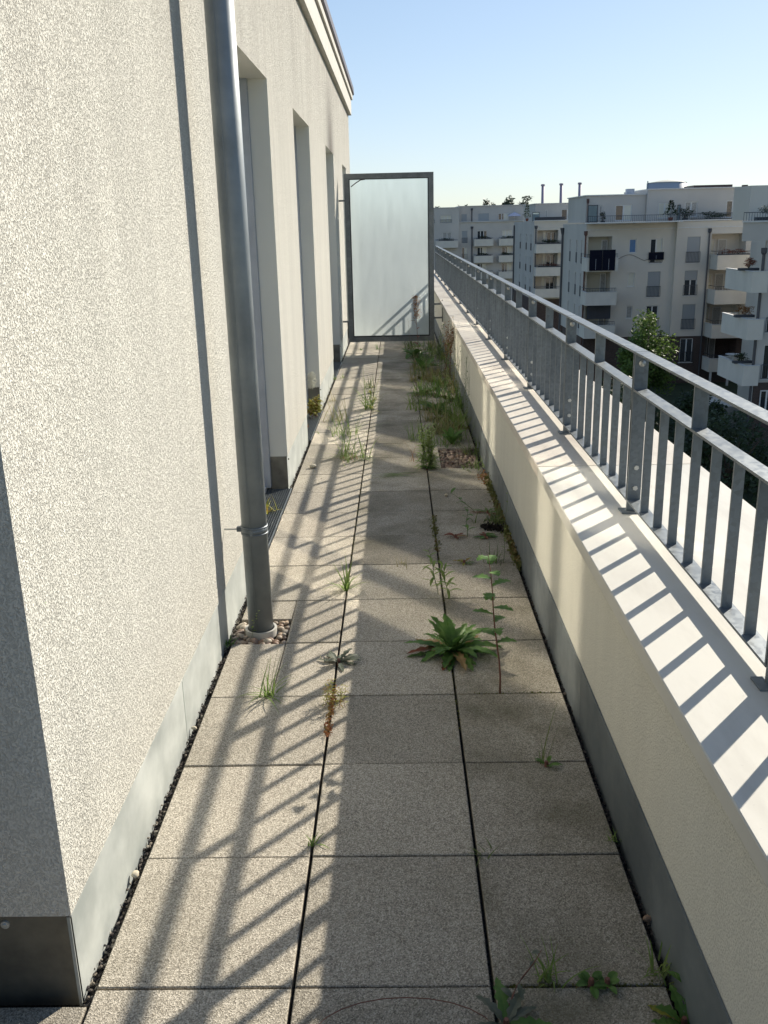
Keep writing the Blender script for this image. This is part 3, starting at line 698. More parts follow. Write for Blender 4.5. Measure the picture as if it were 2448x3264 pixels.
part('parapet_capping', MB().box(24.93, 82.45, 1.60, 33, 83.0, 1.70), M['bal_cap'], A)
part('cornice_line', MB().box(16.98, 82.94, 1.0, 24.86, 82.998, 1.08), M['bal_cap'], A); part('cornice_line', MB().box(24.9, 82.54, 1.02, 33, 82.598, 1.10), M['bal_cap'], A)
for q in (28.2, 29.75, 30.8): part('balcony_column', MB().box(q - .08, 80.65, -12.6, q + .08, 80.81, -11.35), M['bal_cap'], A)
# set-back penthouse of A
FP = Frm((0, 85.5, 0), (1, 0, 0), (0, -1, 0))
pw = [(20.05, 21.55, 1.75, 3.12, 'mixed'), (23.8, 24.95, 1.9, 3.2, 'bright'), (26.15, 27.3, 1.95, 3.25, 'curtain'), (29.85, 31.6, 1.8, 3.28, 'glass'), (17.25 + .6, 18.15, 1.9, 3.1, 'curtain'), (18.6, 18.9, 1.9, 3.1, 'curtain')]
pl = MB()
mass('penthouse_wall', FP, A, 17.4, 22.75, 1.66, 3.93, 9, [x[:4] + (.15,) for x in pw if x[1] < 22.7], 'facade_b')
FP2 = Frm((0, 85.1, 0), (1, 0, 0), (0, -1, 0))
mass('penthouse_wall', FP2, A, 22.77, 33.4, 1.66, 4.32, 9, [x[:4] + (.15,) for x in pw if x[1] > 22.8], 'facade_b')
for x in pw: window(FP if x[1] < 22.7 else FP2, A, *x[:4], -.13, x[4], False, frame=.08)
for i, (p, q, zz, yy) in enumerate(((17.3, 22.76, 3.935, 85.35), (22.78, 33.5, 4.325, 84.95))):
    part('roof_edge', MB().box(p, yy, zz, q, yy + 9.3, zz + .09), M['bal_cap'], A)
part('roof_hatch', MB().box(27.4, 87, 4.42, 30.9, 90, 4.68), M['brown'], A); part('roof_hatch', MB().box(31.9, 87, 4.42, 32.3, 87.5, 4.62), M['brown'], A)
part('roof_vent', MB().box(21.6, 88, 4.03, 22.3, 88.6, 4.55), M['tank'], A)
terrace_rail(FA, A, 17.1, 24.8, 1.66, -.3, .55); terrace_rail(FA2, A, 25, 33, 1.70, -.3, .55)
downpipe(FP, A, 17.55, 1.7, 3.7, 'downpipe_red', .05)
for q in (16.9, 22.98): pass

# ---- block C (near right, facade at y = 57)
Cb = thing('apartment_block', 'grey-white block cut off by the right edge of the picture, with stacked corner balconies', 'building', (28, 62, BASE))
FC = Frm((0, 57, 0), (1, 0, 0), (0, -1, 0)); FCs = Frm((22.95, 57, 0), (0, 1, 0), (-1, 0, 0))
cw = [(23.42, 24.4, -1.9, .2), (23.42, 24.4, -5.16, -3.0), (23.42, 24.4, -8.1, -5.9)]
cw += [(a + 2.6 * k, b + 2.6 * k, c, d) for k in range(1, 5) for a, b, c, d in cw[:3]]
mb = MB(); mb.wall(FC, 22.95, 46, -8.3, 1.45, [x + (.15,) for x in cw])
for x in cw: mb.reveals(FC, x + (.15,))
part('facade_wall', mb, M['facade_b'], Cb)
part('core_wall', skew(MB(), (22.96, 57.2), (24.7, 61.2), 46, 61.2, -8.3, 1.42), M['facade'], Cb)
part('core_wall', MB().box(29, 61.3, BASE, 46, 76, 1.4), M['facade'], Cb)  # unseen deep mass added to cast shade over the courtyard
for x in cw: window(FC, Cb, *x, -.13, 'glass', True)
part('brick_base', skew(MB(), (22.97, 57.01), (24.7, 61.2), 46, 61.2, BASE, -8.32), M['brick'], Cb); window(FC, Cb, 23.44, 24.3, -10.6, -8.8, .0, 'glass')
# projecting corner at terrace level and the balconies below it on the side
part('roof_projection', skew(MB(), (21.35, 56.85), (23.1, 61), 46, 61, .42, 1.50), M['facade_b'], Cb); part('parapet_capping', skew(MB(), (21.25, 56.75), (23.0, 61.1), 46, 61.1, 1.503, 1.60), M['bal_cap'], Cb)
for vt in (-1.38, -4.25, -7.12): 
    balcony(Frm((22.95, 56.2, 0), (0, 1, 0), (-1, 0, 0)), Cb, 0, 4.7, vt, 1.0 if vt > -2 else 1.0, 1.25, 0, 0)
downpipe(FC, Cb, 22.8, -12, -.0, 'downpipe', .085, .08)
FCp = Frm((0, 59.5, 0), (1, 0, 0), (0, -1, 0))
mass('penthouse_wall', FCp, Cb, 22.6, 46, 1.62, 3.70, 3, [(24.3, 24.62, 2.2, 3.1, .1), (24.95, 26.0, 1.9, 3.1, .1)], 'facade'); window(FCp, Cb, 24.3, 24.62, 2.2, 3.1, -.08, 'curtain'); window(FCp, Cb, 24.95, 26.0, 1.9, 3.1, -.08, 'glass')
terrace_rail(Frm((0, 57, 0), (1, 0, 0), (0, -1, 0)), Cb, 21.4, 30, 1.6, 0, .5)

# ---- block M (middle distance, y = 127)
Mb = thing('apartment_block', 'white block with three stacked loggias in the gap left of the solar-panel block', 'building', (22, 131, BASE))
FM = Frm((0, 127, 0), (1, 0, 0), (0, -1, 0)); FMs = Frm((18.75, 127, 0), (0, 1, 0), (-1, 0, 0))
lm = [(19.19, 22.0, -2.1, .74, 1.8), (19.1, 22.0, -5.0, -2.19, 1.8), (19.1, 22.0, -7.9, -5.15, 1.8)]
mass('facade_wall', FM, Mb, 18.75, 30, -8.3, 1.9, 22, lm, 'facade', side_l=False)
for a, b, c, d, e in lm:
    window(FM, Mb, 20.2, 20.6, c + .1, d - .25, -e + .03, 'bright', False, 'loggia_door'); window(FM, Mb, 20.7, 21.9, c + .1, d - .25, -e + .03, 'glass', False, 'loggia_door')
for vt in (-1.06, -4.03, -6.85): balcony(FM, Mb, 18.85, 23.2, vt, 1.6, 1.12)
hs = [(a, a + .9, c, d, .15) for a in (2.2, 7.0, 13.5) for c, d in ((-1.9, .2), (-4.8, -2.75), (-7.7, -5.65))]
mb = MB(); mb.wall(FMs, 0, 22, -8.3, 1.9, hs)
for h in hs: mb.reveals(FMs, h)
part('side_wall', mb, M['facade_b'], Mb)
for h in hs:
    window(FMs, Mb, h[0], h[1], h[2], h[3], -.12, 'curtain', False, frame=.05); part('window_railing', MB().fbox(FMs, h[0], h[1], h[2], h[2] + .95, -.02, .04), M['rubber'], Mb)
mass('brick_base', FM, Mb, 18.8, 30, BASE, -8.32, 21, [(20.6, 22.0, -10.6, -8.7, .2)], 'brick')
downpipe(FM, Mb, 18.98, -12, 1.35, 'downpipe', .09); mb = MB(); mb.tube([(18.65, 148, -12), (18.65, 148, 1.4)], .13, 8); part('downpipe', mb, M['downpipe'], Mb)
part('parapet_capping', MB().box(18.6, 126.8, 1.905, 30, 127.2, 2.02), M['bal_cap'], Mb)
FMp = Frm((0, 131, 0), (1, 0, 0), (0, -1, 0)); mass('penthouse_wall', FMp, Mb, 19.4, 30, 1.92, 4.16, 12, [(23.0, 24.6, 2.0, 3.4, .15), (20.8, 21.05, 2.3, 3.35, .1)], 'facade_b')
window(FMp, Mb, 23.0, 24.6, 2.0, 3.4, -.13, 'mixed'); window(FMp, Mb, 20.8, 21.05, 2.3, 3.35, -.08, 'curtain')
part('roof_edge', MB().box(19.3, 130.9, 4.165, 30, 143, 4.25), M['bal_cap'], Mb)

# ---- block B (far, y = 174)
Bb = thing('apartment_block', 'farthest grey block with a roof terrace, just right of the privacy screen', 'building', (10, 180, BASE))
FB = Frm((0, 174, 0), (1, 0, 0), (0, -1, 0))
bw = [(5.3, 7.3, 2.0, 3.3, 'bright'), (8.4, 10.36, 2.05, 3.33, 'bright'), (8.8, 10.36, -.73, .36, 'curtain'), (5.3, 6.8, -.7, .4, 'bright')]
mass('facade_wall', FB, Bb, -25, 11.8, BASE, 4.62, 12, [x[:4] + (.2,) for x in bw], 'facade_b'); [window(FB, Bb, *x[:4], -.17, x[4], True) for x in bw[:2]]; [window(FB, Bb, *x[:4], -.17, x[4]) for x in bw[2:]]
bw2 = [(12.33, 13.32, -1.61, .54, 'shutter', 1), (12.33, 13.3, -4.5, -2.4, 'mixed', 1), (15.13, 16.9, -1.9, .5, 'glass', 0), (15.13, 16.9, -4.8, -2.4, 'mixed', 0), (19.69, 21.56, -1.9, .5, 'bright', 0), (19.69, 21.5, -4.8, -2.4, 'mixed', 0), (19.69, 21.5, -7.7, -5.3, 'mixed', 0), (15.13, 16.9, -7.7, -5.3, 'mixed', 0)]
FB2 = Frm((0, 174.3, 0), (1, 0, 0), (0, -1, 0))
mass('facade_wall', FB2, Bb, 11.82, 30, BASE, 2.05, 14, [x[:4] + (.2,) for x in bw2], 'facade_b')
for x in bw2: window(FB2, Bb, *x[:4], -.17, x[4], bool(x[5]))
for u0, u1 in ((14.47, 17.95), (18.99, 22.4)):
    for vt in (-.98, -3.9, -6.8): balcony(FB2, Bb, u0, u1, vt, 1.6, 1.2, 0, .25)
balcony(FB, Bb, 7.4, 11.5, -1.13, 1.6, 1.2, 0, .25)
downpipe(FB2, Bb, 14.15, -12, 1.3, 'downpipe', .11); downpipe(FB2, Bb, 22.6, -12, 1.3, 'downpipe', .11)
part('parapet_capping', MB().box(11.85, 174, 2.055, 30, 174.5, 2.15), M['bal_cap'], Bb)
FBp = Frm((0, 176.8, 0), (1, 0, 0), (0, -1, 0))
bp = [(12.35, 13.4, 2.2, 3.5, 'shutter'), (15.5, 17.5, 2.2, 3.55, 'shutter'), (19.2, 21.1, 2.3, 3.5, 'mixed')]
mass('penthouse_wall', FBp, Bb, 11.85, 30, 2.06, 4.85, 11, [x[:4] + (.15,) for x in bp], 'facade_b')
for x in bp: window(FBp, Bb, *x[:4], -.12, x[4])
downpipe(FBp, Bb, 14.3, 2.1, 4.5, 'downpipe', .09)
part('roof_edge', MB().box(11.8, 176.6, 4.855, 30, 188, 4.95), M['bal_cap'], Bb); part('roof_edge', MB().box(-25, 173.9, 4.625, 11.8, 186, 4.72), M['bal_cap'], Bb)

# ---- things on and around the blocks
def pv(name, F, u0, u1, v0, v1, w, label):
    root = thing(name, label, 'solar panel', F.P((u0 + u1) / 2, v0, w), 'solar panels hung on the balconies')
    part('panel', MB().fbox(F, u0, u1, v0, v1, w, w + .05), M['pv'], root)
    mb = MB()
    for (a, b, c, d) in ((u0 - .02, u1 + .02, v0 - .02, v0), (u0 - .02, u1 + .02, v1, v1 + .02), (u0 - .02, u0, v0, v1), (u1, u1 + .02, v0, v1)): mb.fbox(F, a, b, c, d, w - .01, w + .055)
    part('panel_frame', mb, M['rubber'], root); part('cable_box', MB().fbox(F, (u0 + u1) / 2 - .012, (u0 + u1) / 2 + .012, v0 + .05, v0 + (v1 - v0) * .58, w + .052, w + .058), M['guide'], root)
pv('solar_panel', FA, 16.9 + .06, 18.02, -2.32, -.62, 2.36, 'left black solar panel of the pair hung on the corner balcony')
pv('solar_panel', FA, 18.08, 19.14, -2.32, -.62, 2.36, 'right black solar panel of the pair hung on the corner balcony')
pv('solar_panel', FA, 22.62, 23.92, -1.60, -.98, .12, 'small black solar panel hung under a window, at the end of the cable')
mb = MB(); pts = []
for k in range(25):
    u = 19.2 + 3.4 * k / 24; pts.append(FA.P(u, -1.42 + .28 * math.cos((u - 20.9) * 1.9) * (1 if 19.6 < u < 22.4 else .6), .04))
mb.tube(pts, .02, 4); solo('cable', mb, M['rubber'], 'thin dark cable sagging across the facade between the solar panels', 'cable', pts[0])
part('sun_blind', MB().fbox(FA, 17.2, 19.3, -6.6, -5.25, .9, .95), M['planter'], A, label='dark navy blind hanging in the lowest loggia')

# chimneys, tank
for i, (x, z) in enumerate(((76.1, 20.3), (85.5, 20.5), (95.0, 20.7))):
    g = thing('chimney', ['leftmost of the three tall haze-tinted chimneys on the skyline', 'middle one of the three tall haze-tinted chimneys on the skyline', 'rightmost of the three tall haze-tinted chimneys on the skyline, above the roof corner'][i], 'chimney', (x, 500, -12.6), 'three chimneys on the skyline')
    part('shaft', MB().tube([(x, 500, -12.6), (x, 500, z)], .72, 14), M['chimney'], g, True)
    mb = MB(); mb.tube([(x, 500, z - .9), (x, 500, z - .75)], 1.1, 12); part('platform', mb, M['chimney'], g)
    mb = MB(); mb.tube([(x, 500, z - .75), (x, 500, z - .1)], 1.02, 10, False); part('platform_rail', mb, M['chimney'], g)
tk = thing('storage_tank', 'huge round storage tank tinted blue-grey for haze, low domed roof showing above the roofs', 'storage tank', (111.8, 400, -12.6))
part('shell', MB().tube([(111.8, 400, -12.6), (111.8, 400, 15.9)], 8.0, 48), M['tank'], tk, True)
part('dome_roof', MB().tube([(111.8, 400, 15.9), (111.8, 400, 16.3), (111.8, 400, 16.85), (111.8, 400, 17.15)], [8.1, 6.4, 3.2, .3], 48), M['tank_roof'], tk, True)
mb = MB(); mb.tube([(103.7, 399, 10), (103.7, 399, 16.8)], .25, 6)
for k in range(6): mb.box(103.3 + .1 * k, 398.6, 11 + k, 104.4, 399.2, 11.15 + k)
part('stair_tower', mb, M['tank'], tk)

# ================================================================== FOLIAGE
def crown_mesh(name, c, rx, ry, rz, n, size, mat, clumps=14, low=.0):
    mb = MB(); cl = []
    for _ in range(clumps):
        while True:
            p = Vector((U(-1, 1), U(-1, 1), U(-1 + low, 1)))
            if .3 < p.length < .86: break
        cl.append((p, U(.26, .46)))
    for _ in range(n):
        p, r = random.choice(cl); d = Vector((random.gauss(0, 1), random.gauss(0, 1), random.gauss(0, 1))).normalized() * r * (R() ** .45)
        q = p + d; q = Vector((c[0] + q.x * rx, c[1] + q.y * ry, c[2] + q.z * rz))
        a = Vector((random.gauss(0, 1), random.gauss(0, 1), random.gauss(0, .6))).normalized(); b = a.orthogonal().normalized(); s = size * U(.6, 1.4)
        b = (b + Vector((U(-.5, .5), U(-.5, .5), U(-.5, .5)))).normalized()
        mb.add([q, q + a * s * .5 + b * s * .28, q + a * s, q + a * s * .5 - b * s * .28], [(0, 1, 2, 3)])
    return mb
def tree(label, x, y, zt, rx, rz, n, size, mat, group=None, name='deciduous_tree', base=BASE, clumps=16, trunk_r=.16):
    g = thing(name, label, 'tree', (x, y, base), group)
    cz = zt - rz; mb = MB(); mb.tube([(x, y, base), (x + .1, y, (base + cz) / 2), (x, y + .1, cz)], [trunk_r, trunk_r * .8, trunk_r * .5], 8)
    for k in range(6):
        a = k * 1.05 + .4; z_ = cz - rz * U(.1, .5); mb.tube([(x, y, z_), (x + math.cos(a) * rx * .3, y + math.sin(a) * rx * .3, z_ + rz * .35), (x + math.cos(a) * rx * .6, y + math.sin(a) * rx * .6, z_ + rz * .85)], [trunk_r * .5, trunk_r * .3, .03], 6)
    part('trunk', mb, M['bark'], g, True); part('crown', crown_mesh('crown', (x, y, cz), rx, rx, rz, n, size, mat, clumps), M[mat], g)
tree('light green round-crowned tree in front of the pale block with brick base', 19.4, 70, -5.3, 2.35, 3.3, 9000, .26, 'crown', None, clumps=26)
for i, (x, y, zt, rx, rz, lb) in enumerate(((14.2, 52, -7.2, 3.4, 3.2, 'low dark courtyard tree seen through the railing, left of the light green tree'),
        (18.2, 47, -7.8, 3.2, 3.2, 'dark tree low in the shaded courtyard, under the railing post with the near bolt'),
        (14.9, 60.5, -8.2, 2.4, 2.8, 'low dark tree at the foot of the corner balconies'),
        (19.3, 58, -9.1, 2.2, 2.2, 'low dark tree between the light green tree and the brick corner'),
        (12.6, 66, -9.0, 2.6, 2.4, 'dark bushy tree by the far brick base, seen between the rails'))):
    tree(lb, x, y, zt, rx, rz, 4200, .30, 'crown_dark_shade', 'dark courtyard trees', clumps=18)
for i, (x, y, zt, rx) in enumerate(((11.0, 262, 7.2, 2.3), (19.4, 262, 7.0, 3.0), (25.0, 262, 7.4, 2.5), (30.8, 262, 8.0, 2.5), (35.6, 262, 8.5, 3.3))):
    tree(['dark treetop beside the privacy screen frame, above the farthest roof', 'faint low treetop above the middle of the farthest roof', 'small spiky treetop above the farthest roof, left of the broader one', 'broad dark treetop above the farthest roof', 'largest round treetop on the skyline, left of the chimneys'][i], x, y, zt, rx, 3.2, 1500, .7, 'crown_far', 'treetops on the skyline', trunk_r=.3)

def shrub(name, label, x, y, z, rx, rz, n, size, mat, cat='shrub', group=None, pot=None, potc='planter'):
    g = thing(name, label, cat, (x, y, z), group)
    if pot: part('planter_box', MB().box(x - pot[0], y - .2, z, x + pot[0], y + .2, z + pot[1]), M[potc], g)
    h = pot[1] if pot else 0
    mb = MB()
    for k in range(5): mb.tube([(x, y, z + h * .5), (x + U(-.5, .5) * rx, y + U(-.1, .1), z + h + rz * U(.8, 1.5))], [.02, .008], 4)
    part('stem', mb, M['bark'], g); part('foliage', crown_mesh('f', (x, y, z + h + rz), rx, min(rx, .35), rz, n, size, mat, 12), M[mat], g)
shrub('shrub', 'small sunlit yellow-green bush on the courtyard lawn, low in the railing gap', 20.2, 55.0, BASE, .8, .7, 700, .16, 'leaf_yellow')
shrub('shrub', 'leafy branch tips against the pale garden wall in the courtyard', 22.4, 62.0, BASE, .9, 1.3, 800, .18, 'crown')
mb = MB(); mb.box(22.6, 62.5, BASE, 24.3, 66.5, -10.9); solo('garden_wall', mb, M['balcony'], 'pale solid garden wall on the courtyard lawn, below the brick base', 'wall', (23.5, 62.5, BASE))
# roof and balcony plants
def conifer(label, x, y, z, h, r):
    g = thing('potted_conifer', label, 'potted plant', (x, y, z)); part('pot', MB().tube([(x, y, z), (x, y, z + .35)], [.16, .22], 10), M['pot'], g)
    part('stem', MB().tube([(x, y, z + .3), (x, y, z + h)], [.03, .01], 5), M['bark'], g); mb = MB()
    for lv in range(9):
        zz = z + .5 + (h - .55) * lv / 8; rr = r * (1 - lv / 9.5) * U(.75, 1.1)
        for k in range(26):
            a = U(0, 6.28); q = rr * U(.2, 1); p = Vector((x + math.cos(a) * q, y + math.sin(a) * q, zz + U(-.08, .05) + q * .12)); s = .14
            mb.add([p, p + Vector((math.cos(a) * s, math.sin(a) * s, .05)), p + Vector((U(-.06, .06), U(-.06, .06), s * .8))], [(0, 1, 2)])
    part('foliage', mb, M['crown_dark_shade'], g)
conifer('slender potted conifer on the roof terrace left of the mirror-like screen', 17.9, 128, 1.95, 2.3, .55)
conifer('small dark potted conifer on the roof terrace in front of the cream blinds', 24.6, 83.9, 1.6, 1.7, .75)
shrub('potted_shrub', 'round-topped dark shrub in a pot on the roof terrace, right of the small conifer', 25.9, 83.9, 1.6, .7, .55, 500, .13, 'crown_dark_shade', 'potted plant', None, (.2, .25))
shrub('planter_hedge', 'long row of mixed plants in boxes along the roof terrace edge', 28.2, 83.5, 1.6, 1.9, .28, 1200, .1, 'crown_dark_shade', 'planter', None, (1.9, .18))
shrub('potted_shrub', 'small dark round shrub on the roof terrace in front of the white screen', 18.6, 83.8, 1.6, .32, .42, 260, .1, 'crown_dark_shade', 'potted plant', None, (.16, .2))
shrub('planter_hedge', 'leafy planters with pale blossoms on the roof corner at the right edge', 23.6, 57.8, 1.6, 1.2, .42, 900, .09, 'leaf_grey', 'planter', None, (1.2, .2))
shrub('flower_box', 'dark red and green flowers filling the top corner balcony rim at right', 22.2, 57.6, -1.36, .55, .3, 500, .09, 'leaf_red', 'flower box', None, (.6, .15))
shrub('flower_box', 'green and red geraniums along the second corner balcony rim at right', 22.2, 57.6, -4.22, .6, .3, 500, .09, 'sedum', 'flower box', None, (.6, .15))
shrub('flower_box', 'dark plants on the lowest corner balcony rim at right', 22.3, 57.4, -7.1, .55, .3, 400, .09, 'crown_dark_shade', 'flower box', None, (.6, .15))
shrub('flower_box', 'dark plants lining the top balcony rim beside the right-hand downpipe', 29.6, 80.85, -1.3, 1.6, .22, 700, .09, 'leaf_red', 'flower box', None, (1.6, .12))
shrub('flower_box', 'dark plants lining the top loggia balcony of the white middle block', 20.8, 125.6, -1.0, 1.8, .2, 600, .12, 'crown_dark_shade', 'flower box', None, (1.8, .15))
shrub('flower_box', 'reddish plants lining the second loggia balcony of the white middle block', 20.8, 125.6, -3.98, 1.6, .16, 500, .12, 'leaf_red', 'flower box', None, (1.6, .15))
for i, (u, v, lb) in enumerate(((16.2, -.95, 'dark plants on the upper of the far left stacked balconies'), (16.2, -3.87, 'dark plants on the lower of the far left stacked balconies'), (20.7, -.95, 'dark plants on the top balcony in the farther column of the farthest block'), (20.7, -3.87, 'dark plants on the second balcony in the farther column of the farthest block'), (9.4, -1.1, 'dark plants on the balcony just above the handrail end, next to the screen'))):
    shrub('flower_box', lb, u, 172.9, v, 1.4, .16, 350, .15, 'crown_dark_shade', 'flower box', 'plants on the far balconies', (1.4, .14))
solo('planter_box', MB().box(18.9, 127.3, 1.95, 22.9, 127.8, 2.42), M['planter'], 'long dark planter box along the roof edge of the white middle block', 'planter', (20.9, 127.5, 1.95))
def mini_screen(label, x0, x1, y, z0, z1):
    g = thing('glass_screen', label, 'privacy screen', ((x0 + x1) / 2, y, z0)); mb = MB(); t_ = .07
    mb.box(x0, y, z0, x0 + t_, y + .06, z1); mb.box(x1 - t_, y, z0, x1, y + .06, z1); mb.box(x0 + t_, y, z1 - t_, x1 - t_, y + .06, z1); mb.box(x0 + t_, y, z0, x1 - t_, y + .06, z0 + t_)
    part('frame', mb, M['rail_dark'], g); part('glass_pane', MB().box(x0 + t_, y + .02, z0 + t_, x1 - t_, y + .035, z1 - t_), M['frosted'], g)
mini_screen('small dark-framed glass screen on the roof of the white middle block', 18.75, 19.7, 129, 1.93, 3.1)
mini_screen('square dark-framed frosted screen on the roof corner of the solar-panel block', 17.35, 18.25, 84.3, 1.66, 3.15)
mini_screen('narrow dark-framed screen standing between the potted shrubs on the roof', 25.15, 25.45, 83.9, 1.66, 3.0)
g = thing('parasol', 'half-open white and lilac parasol on the farthest roof terrace', 'parasol', (22.0, 175.4, 2.06))
part('pole', MB().tube([(22, 175.4, 2.06), (22, 175.4, 3.6)], .04, 6), M['bal_cap'], g); part('canopy', MB().tube([(22, 175.4, 2.95), (22, 175.4, 3.3), (22, 175.4, 3.6)], [1.25, .85, .05], 10, False), M['umbrella'], g)
g = thing('garden_fence', 'low pale rail fence on the courtyard lawn, left of the brick corner', 'fence', (21.6, 58.5, BASE))
for k in range(4): part('fence_post', MB().box(20.6 + k * .7, 58.45, BASE, 20.68 + k * .7, 58.55, -11.8), M['bal_cap'], g)
for zz in (-11.9, -12.2): part('rail', MB().box(20.6, 58.40, zz, 22.78, 58.449, zz + .08), M['bal_cap'], g)
g = thing('satellite_dish', 'white table-like dish on the lowest right corner balcony', 'dish', (21.9, 58.6, -7.1)); part('dish', MB().tube([(22.2, 58.9, -6.85), (22.2, 58.9, -6.72)], [.15, .5], 16), M['bal_cap'], g); part('foot', MB().tube([(22.2, 58.9, -8.0), (22.2, 58.9, -6.85)], .04, 6), M['bal_cap'], g)

# ================================================================== WEEDS
def leaf(mb, p, az, L, W, e0=.9, droop=1.2, lobes=0, n=9, fold=.25, taper=1.0, twist=0):
    """strip leaf: e0 start elevation angle, bends down by droop"""
    p = Vector(p); pts = []; el = e0; d = Vector((math.cos(az), math.sin(az), 0)); side = Vector((-math.sin(az), math.cos(az), 0))
    cur = p.copy(); rows_ = []
    for i in range(n + 1):
        t = i / n; w = W * (math.sin(math.pi * min(1, t ** taper * .93 + .05)) ** .8)
        if lobes: w *= .42 + .58 * (1 - ((t * lobes) % 1.0)) if i < n else 0
        if i == n: w = 0.0005
        up = (side.cross(Vector((d.x * math.cos(el), d.y * math.cos(el), math.sin(el))))).normalized() * -1
        s_ = (side * math.cos(twist * t) + Vector((0, 0, 1)) * math.sin(twist * t)).normalized()
        rows_.append((cur - s_ * w + up * w * fold, cur.copy(), cur + s_ * w + up * w * fold))
        el -= droop / n; cur = cur + Vector((d.x * math.cos(el), d.y * math.cos(el), math.sin(el))) * (L / n)
        if cur.z < p.z * 0 + .004 and el < 0 and p.z < .1: cur.z = .004 + R() * .004; el = max(el, -.05)
    vs = [v for r_ in rows_ for v in r_]; fs = []
    for i in range(n):
        a = i * 3; fs += [(a, a + 1, a + 4, a + 3), (a + 1, a + 2, a + 5, a + 4)]
    mb.add(vs, fs)
def blade(mb, p, az, L, W, lean, curl, n=5):
    d = Vector((math.cos(az), math.sin(az), 0)); side = Vector((-math.sin(az), math.cos(az), 0)); el = math.pi / 2 - lean; cur = Vector(p); vs = []
    for i in range(n + 1):
        w = W * (1 - (i / n) ** 1.6) + .0003; vs += [cur - side * w, cur + side * w]
        el -= curl / n; cur = cur + Vector((d.x * math.cos(el), d.y * math.cos(el), math.sin(el))) * (L / n)
        if cur.z < .004: cur.z = .004
    mb.add(vs, [(2 * i, 2 * i + 1, 2 * i + 3, 2 * i + 2) for i in range(n)])
def grass(label, x, y, h, n=12, spread=.02, W=.0022, mat='grass_green', lean=.5, group=None, name='grass_tuft', cat='grass tuft', az=None, curl=1.3):
    mb = MB()
    for _ in range(n):
        a = U(0, 6.28) if az is None else az + random.gauss(0, .5)
        blade(mb, (x + random.gauss(0, spread), y + random.gauss(0, spread), -.006), a, h * U(.45, 1.15), W * U(.6, 1.2), U(.02, lean), U(.1, curl))
    return solo(name, mb, M[mat], label, cat, (x, y, 0), group)
def rosette(label, x, y, n, L, W, mats, lobes=5, name='dandelion_rosette', e=(.15, 1.25), z=0.0):
    g = thing(name, label, 'weed', (x, y, 0))
    for k in range(n):
        mb = MB(); az = k * 2.399 + U(-.25, .25); el = U(*e); l = L * U(.7, 1.12) * (1.0 if el < .8 else .82)
        leaf(mb, (x + math.cos(az) * .008, y + math.sin(az) * .008, z + .004), az, l, W * U(.8, 1.2), el, U(.6, 1.3), lobes, 14 if lobes else 8, U(.1, .35))
        part('leaf', mb, M[mats[0] if el > .45 or len(mats) == 1 else random.choice(mats)], g, org=(x, y, 0))
    part('root_crown', MB().tube([(x, y, -.02), (x, y, .02)], [.012, .006], 7), M['stem_red'], g)
    return g
def stem_plant(label, x, y, h, top=(0, 0), nl=8, L=.06, W=.012, mat='leaf_green', smat='stem_green', lobes=0, r=.003, name='tall_weed', branch=0, head=None, group=None, zstart=.25, stems=1):
    g = thing(name, label, 'weed', (x, y, 0), group)
    mbS = MB(); mbL = MB(); mbH = MB()
    for s_i in range(stems):
        ox, oy = (U(-.04, .04), U(-.04, .04)) if stems > 1 else (0, 0); hh = h * (U(.65, 1.05) if stems > 1 else 1); tx, ty = top[0] + U(-.03, .03) * (stems > 1), top[1] + U(-.03, .03) * (stems > 1)
        pts = []
        for i in range(9):
            t = i / 8; pts.append(Vector((x + ox + tx * t ** 1.4 + .004 * math.sin(t * 9 + s_i), y + oy + ty * t ** 1.4, -.01 + hh * t)))
        mbS.tube(pts, [r * (1 - .7 * i / 8) for i in range(9)], 6)
        for k in range(nl):
            t = zstart + (1 - zstart) * k / max(1, nl - 1) * .97; i = min(7, int(t * 8)); p = pts[i].lerp(pts[i + 1], t * 8 - i)
            az = k * 2.4 + s_i; l = L * (1.15 - .6 * t) * U(.8, 1.2)
            if lobes:
                m_ = MB(); leaf(m_, p, az, l, W, U(.2, .7), U(.4, .9), lobes, 14, .2); part('leaf', m_, M[mat], g, org=p)
            else: leaf(mbL, p, az, l, W * U(.7, 1.1), U(.3, 1.0), U(.5, 1.4), 0, 5, .2)
        for k in range(branch):
            t = U(.5, .9); i = min(7, int(t * 8)); p = pts[i]; a = U(0, 6.28); q = p + Vector((math.cos(a) * .05, math.sin(a) * .05, hh * U(.12, .3))); mbS.tube([p, q], [r * .4, r * .2], 4)
            if head:
                for _ in range(14): c = p.lerp(q, U(.2, 1.1)) + Vector((random.gauss(0, .006), random.gauss(0, .006), 0)); s = U(.004, .008); mbH.add([c, c + Vector((s, 0, s)), c + Vector((0, s, -s)), c + Vector((-s, 0, 0))], [(0, 1, 2), (0, 2, 3)])
        if head:
            for _ in range(240 if stems == 1 else 80):
                t = U(.62, 1.0); i = min(7, int(t * 8)); c = pts[i].lerp(pts[min(8, i + 1)], t * 8 - i) + Vector((random.gauss(0, .024), random.gauss(0, .02), U(-.01, .01))); s = U(.006, .014)
                mbH.add([c, c + Vector((s, 0, s)), c + Vector((0, s, -s)), c + Vector((-s, 0, 0))], [(0, 1, 2), (0, 2, 3)])
    part('stem', mbS, M[smat], g, True)
    if mbL.v: part('foliage', mbL, M[mat], g)
    if mbH.v: part('seed_head', mbH, M[head], g)
    return g
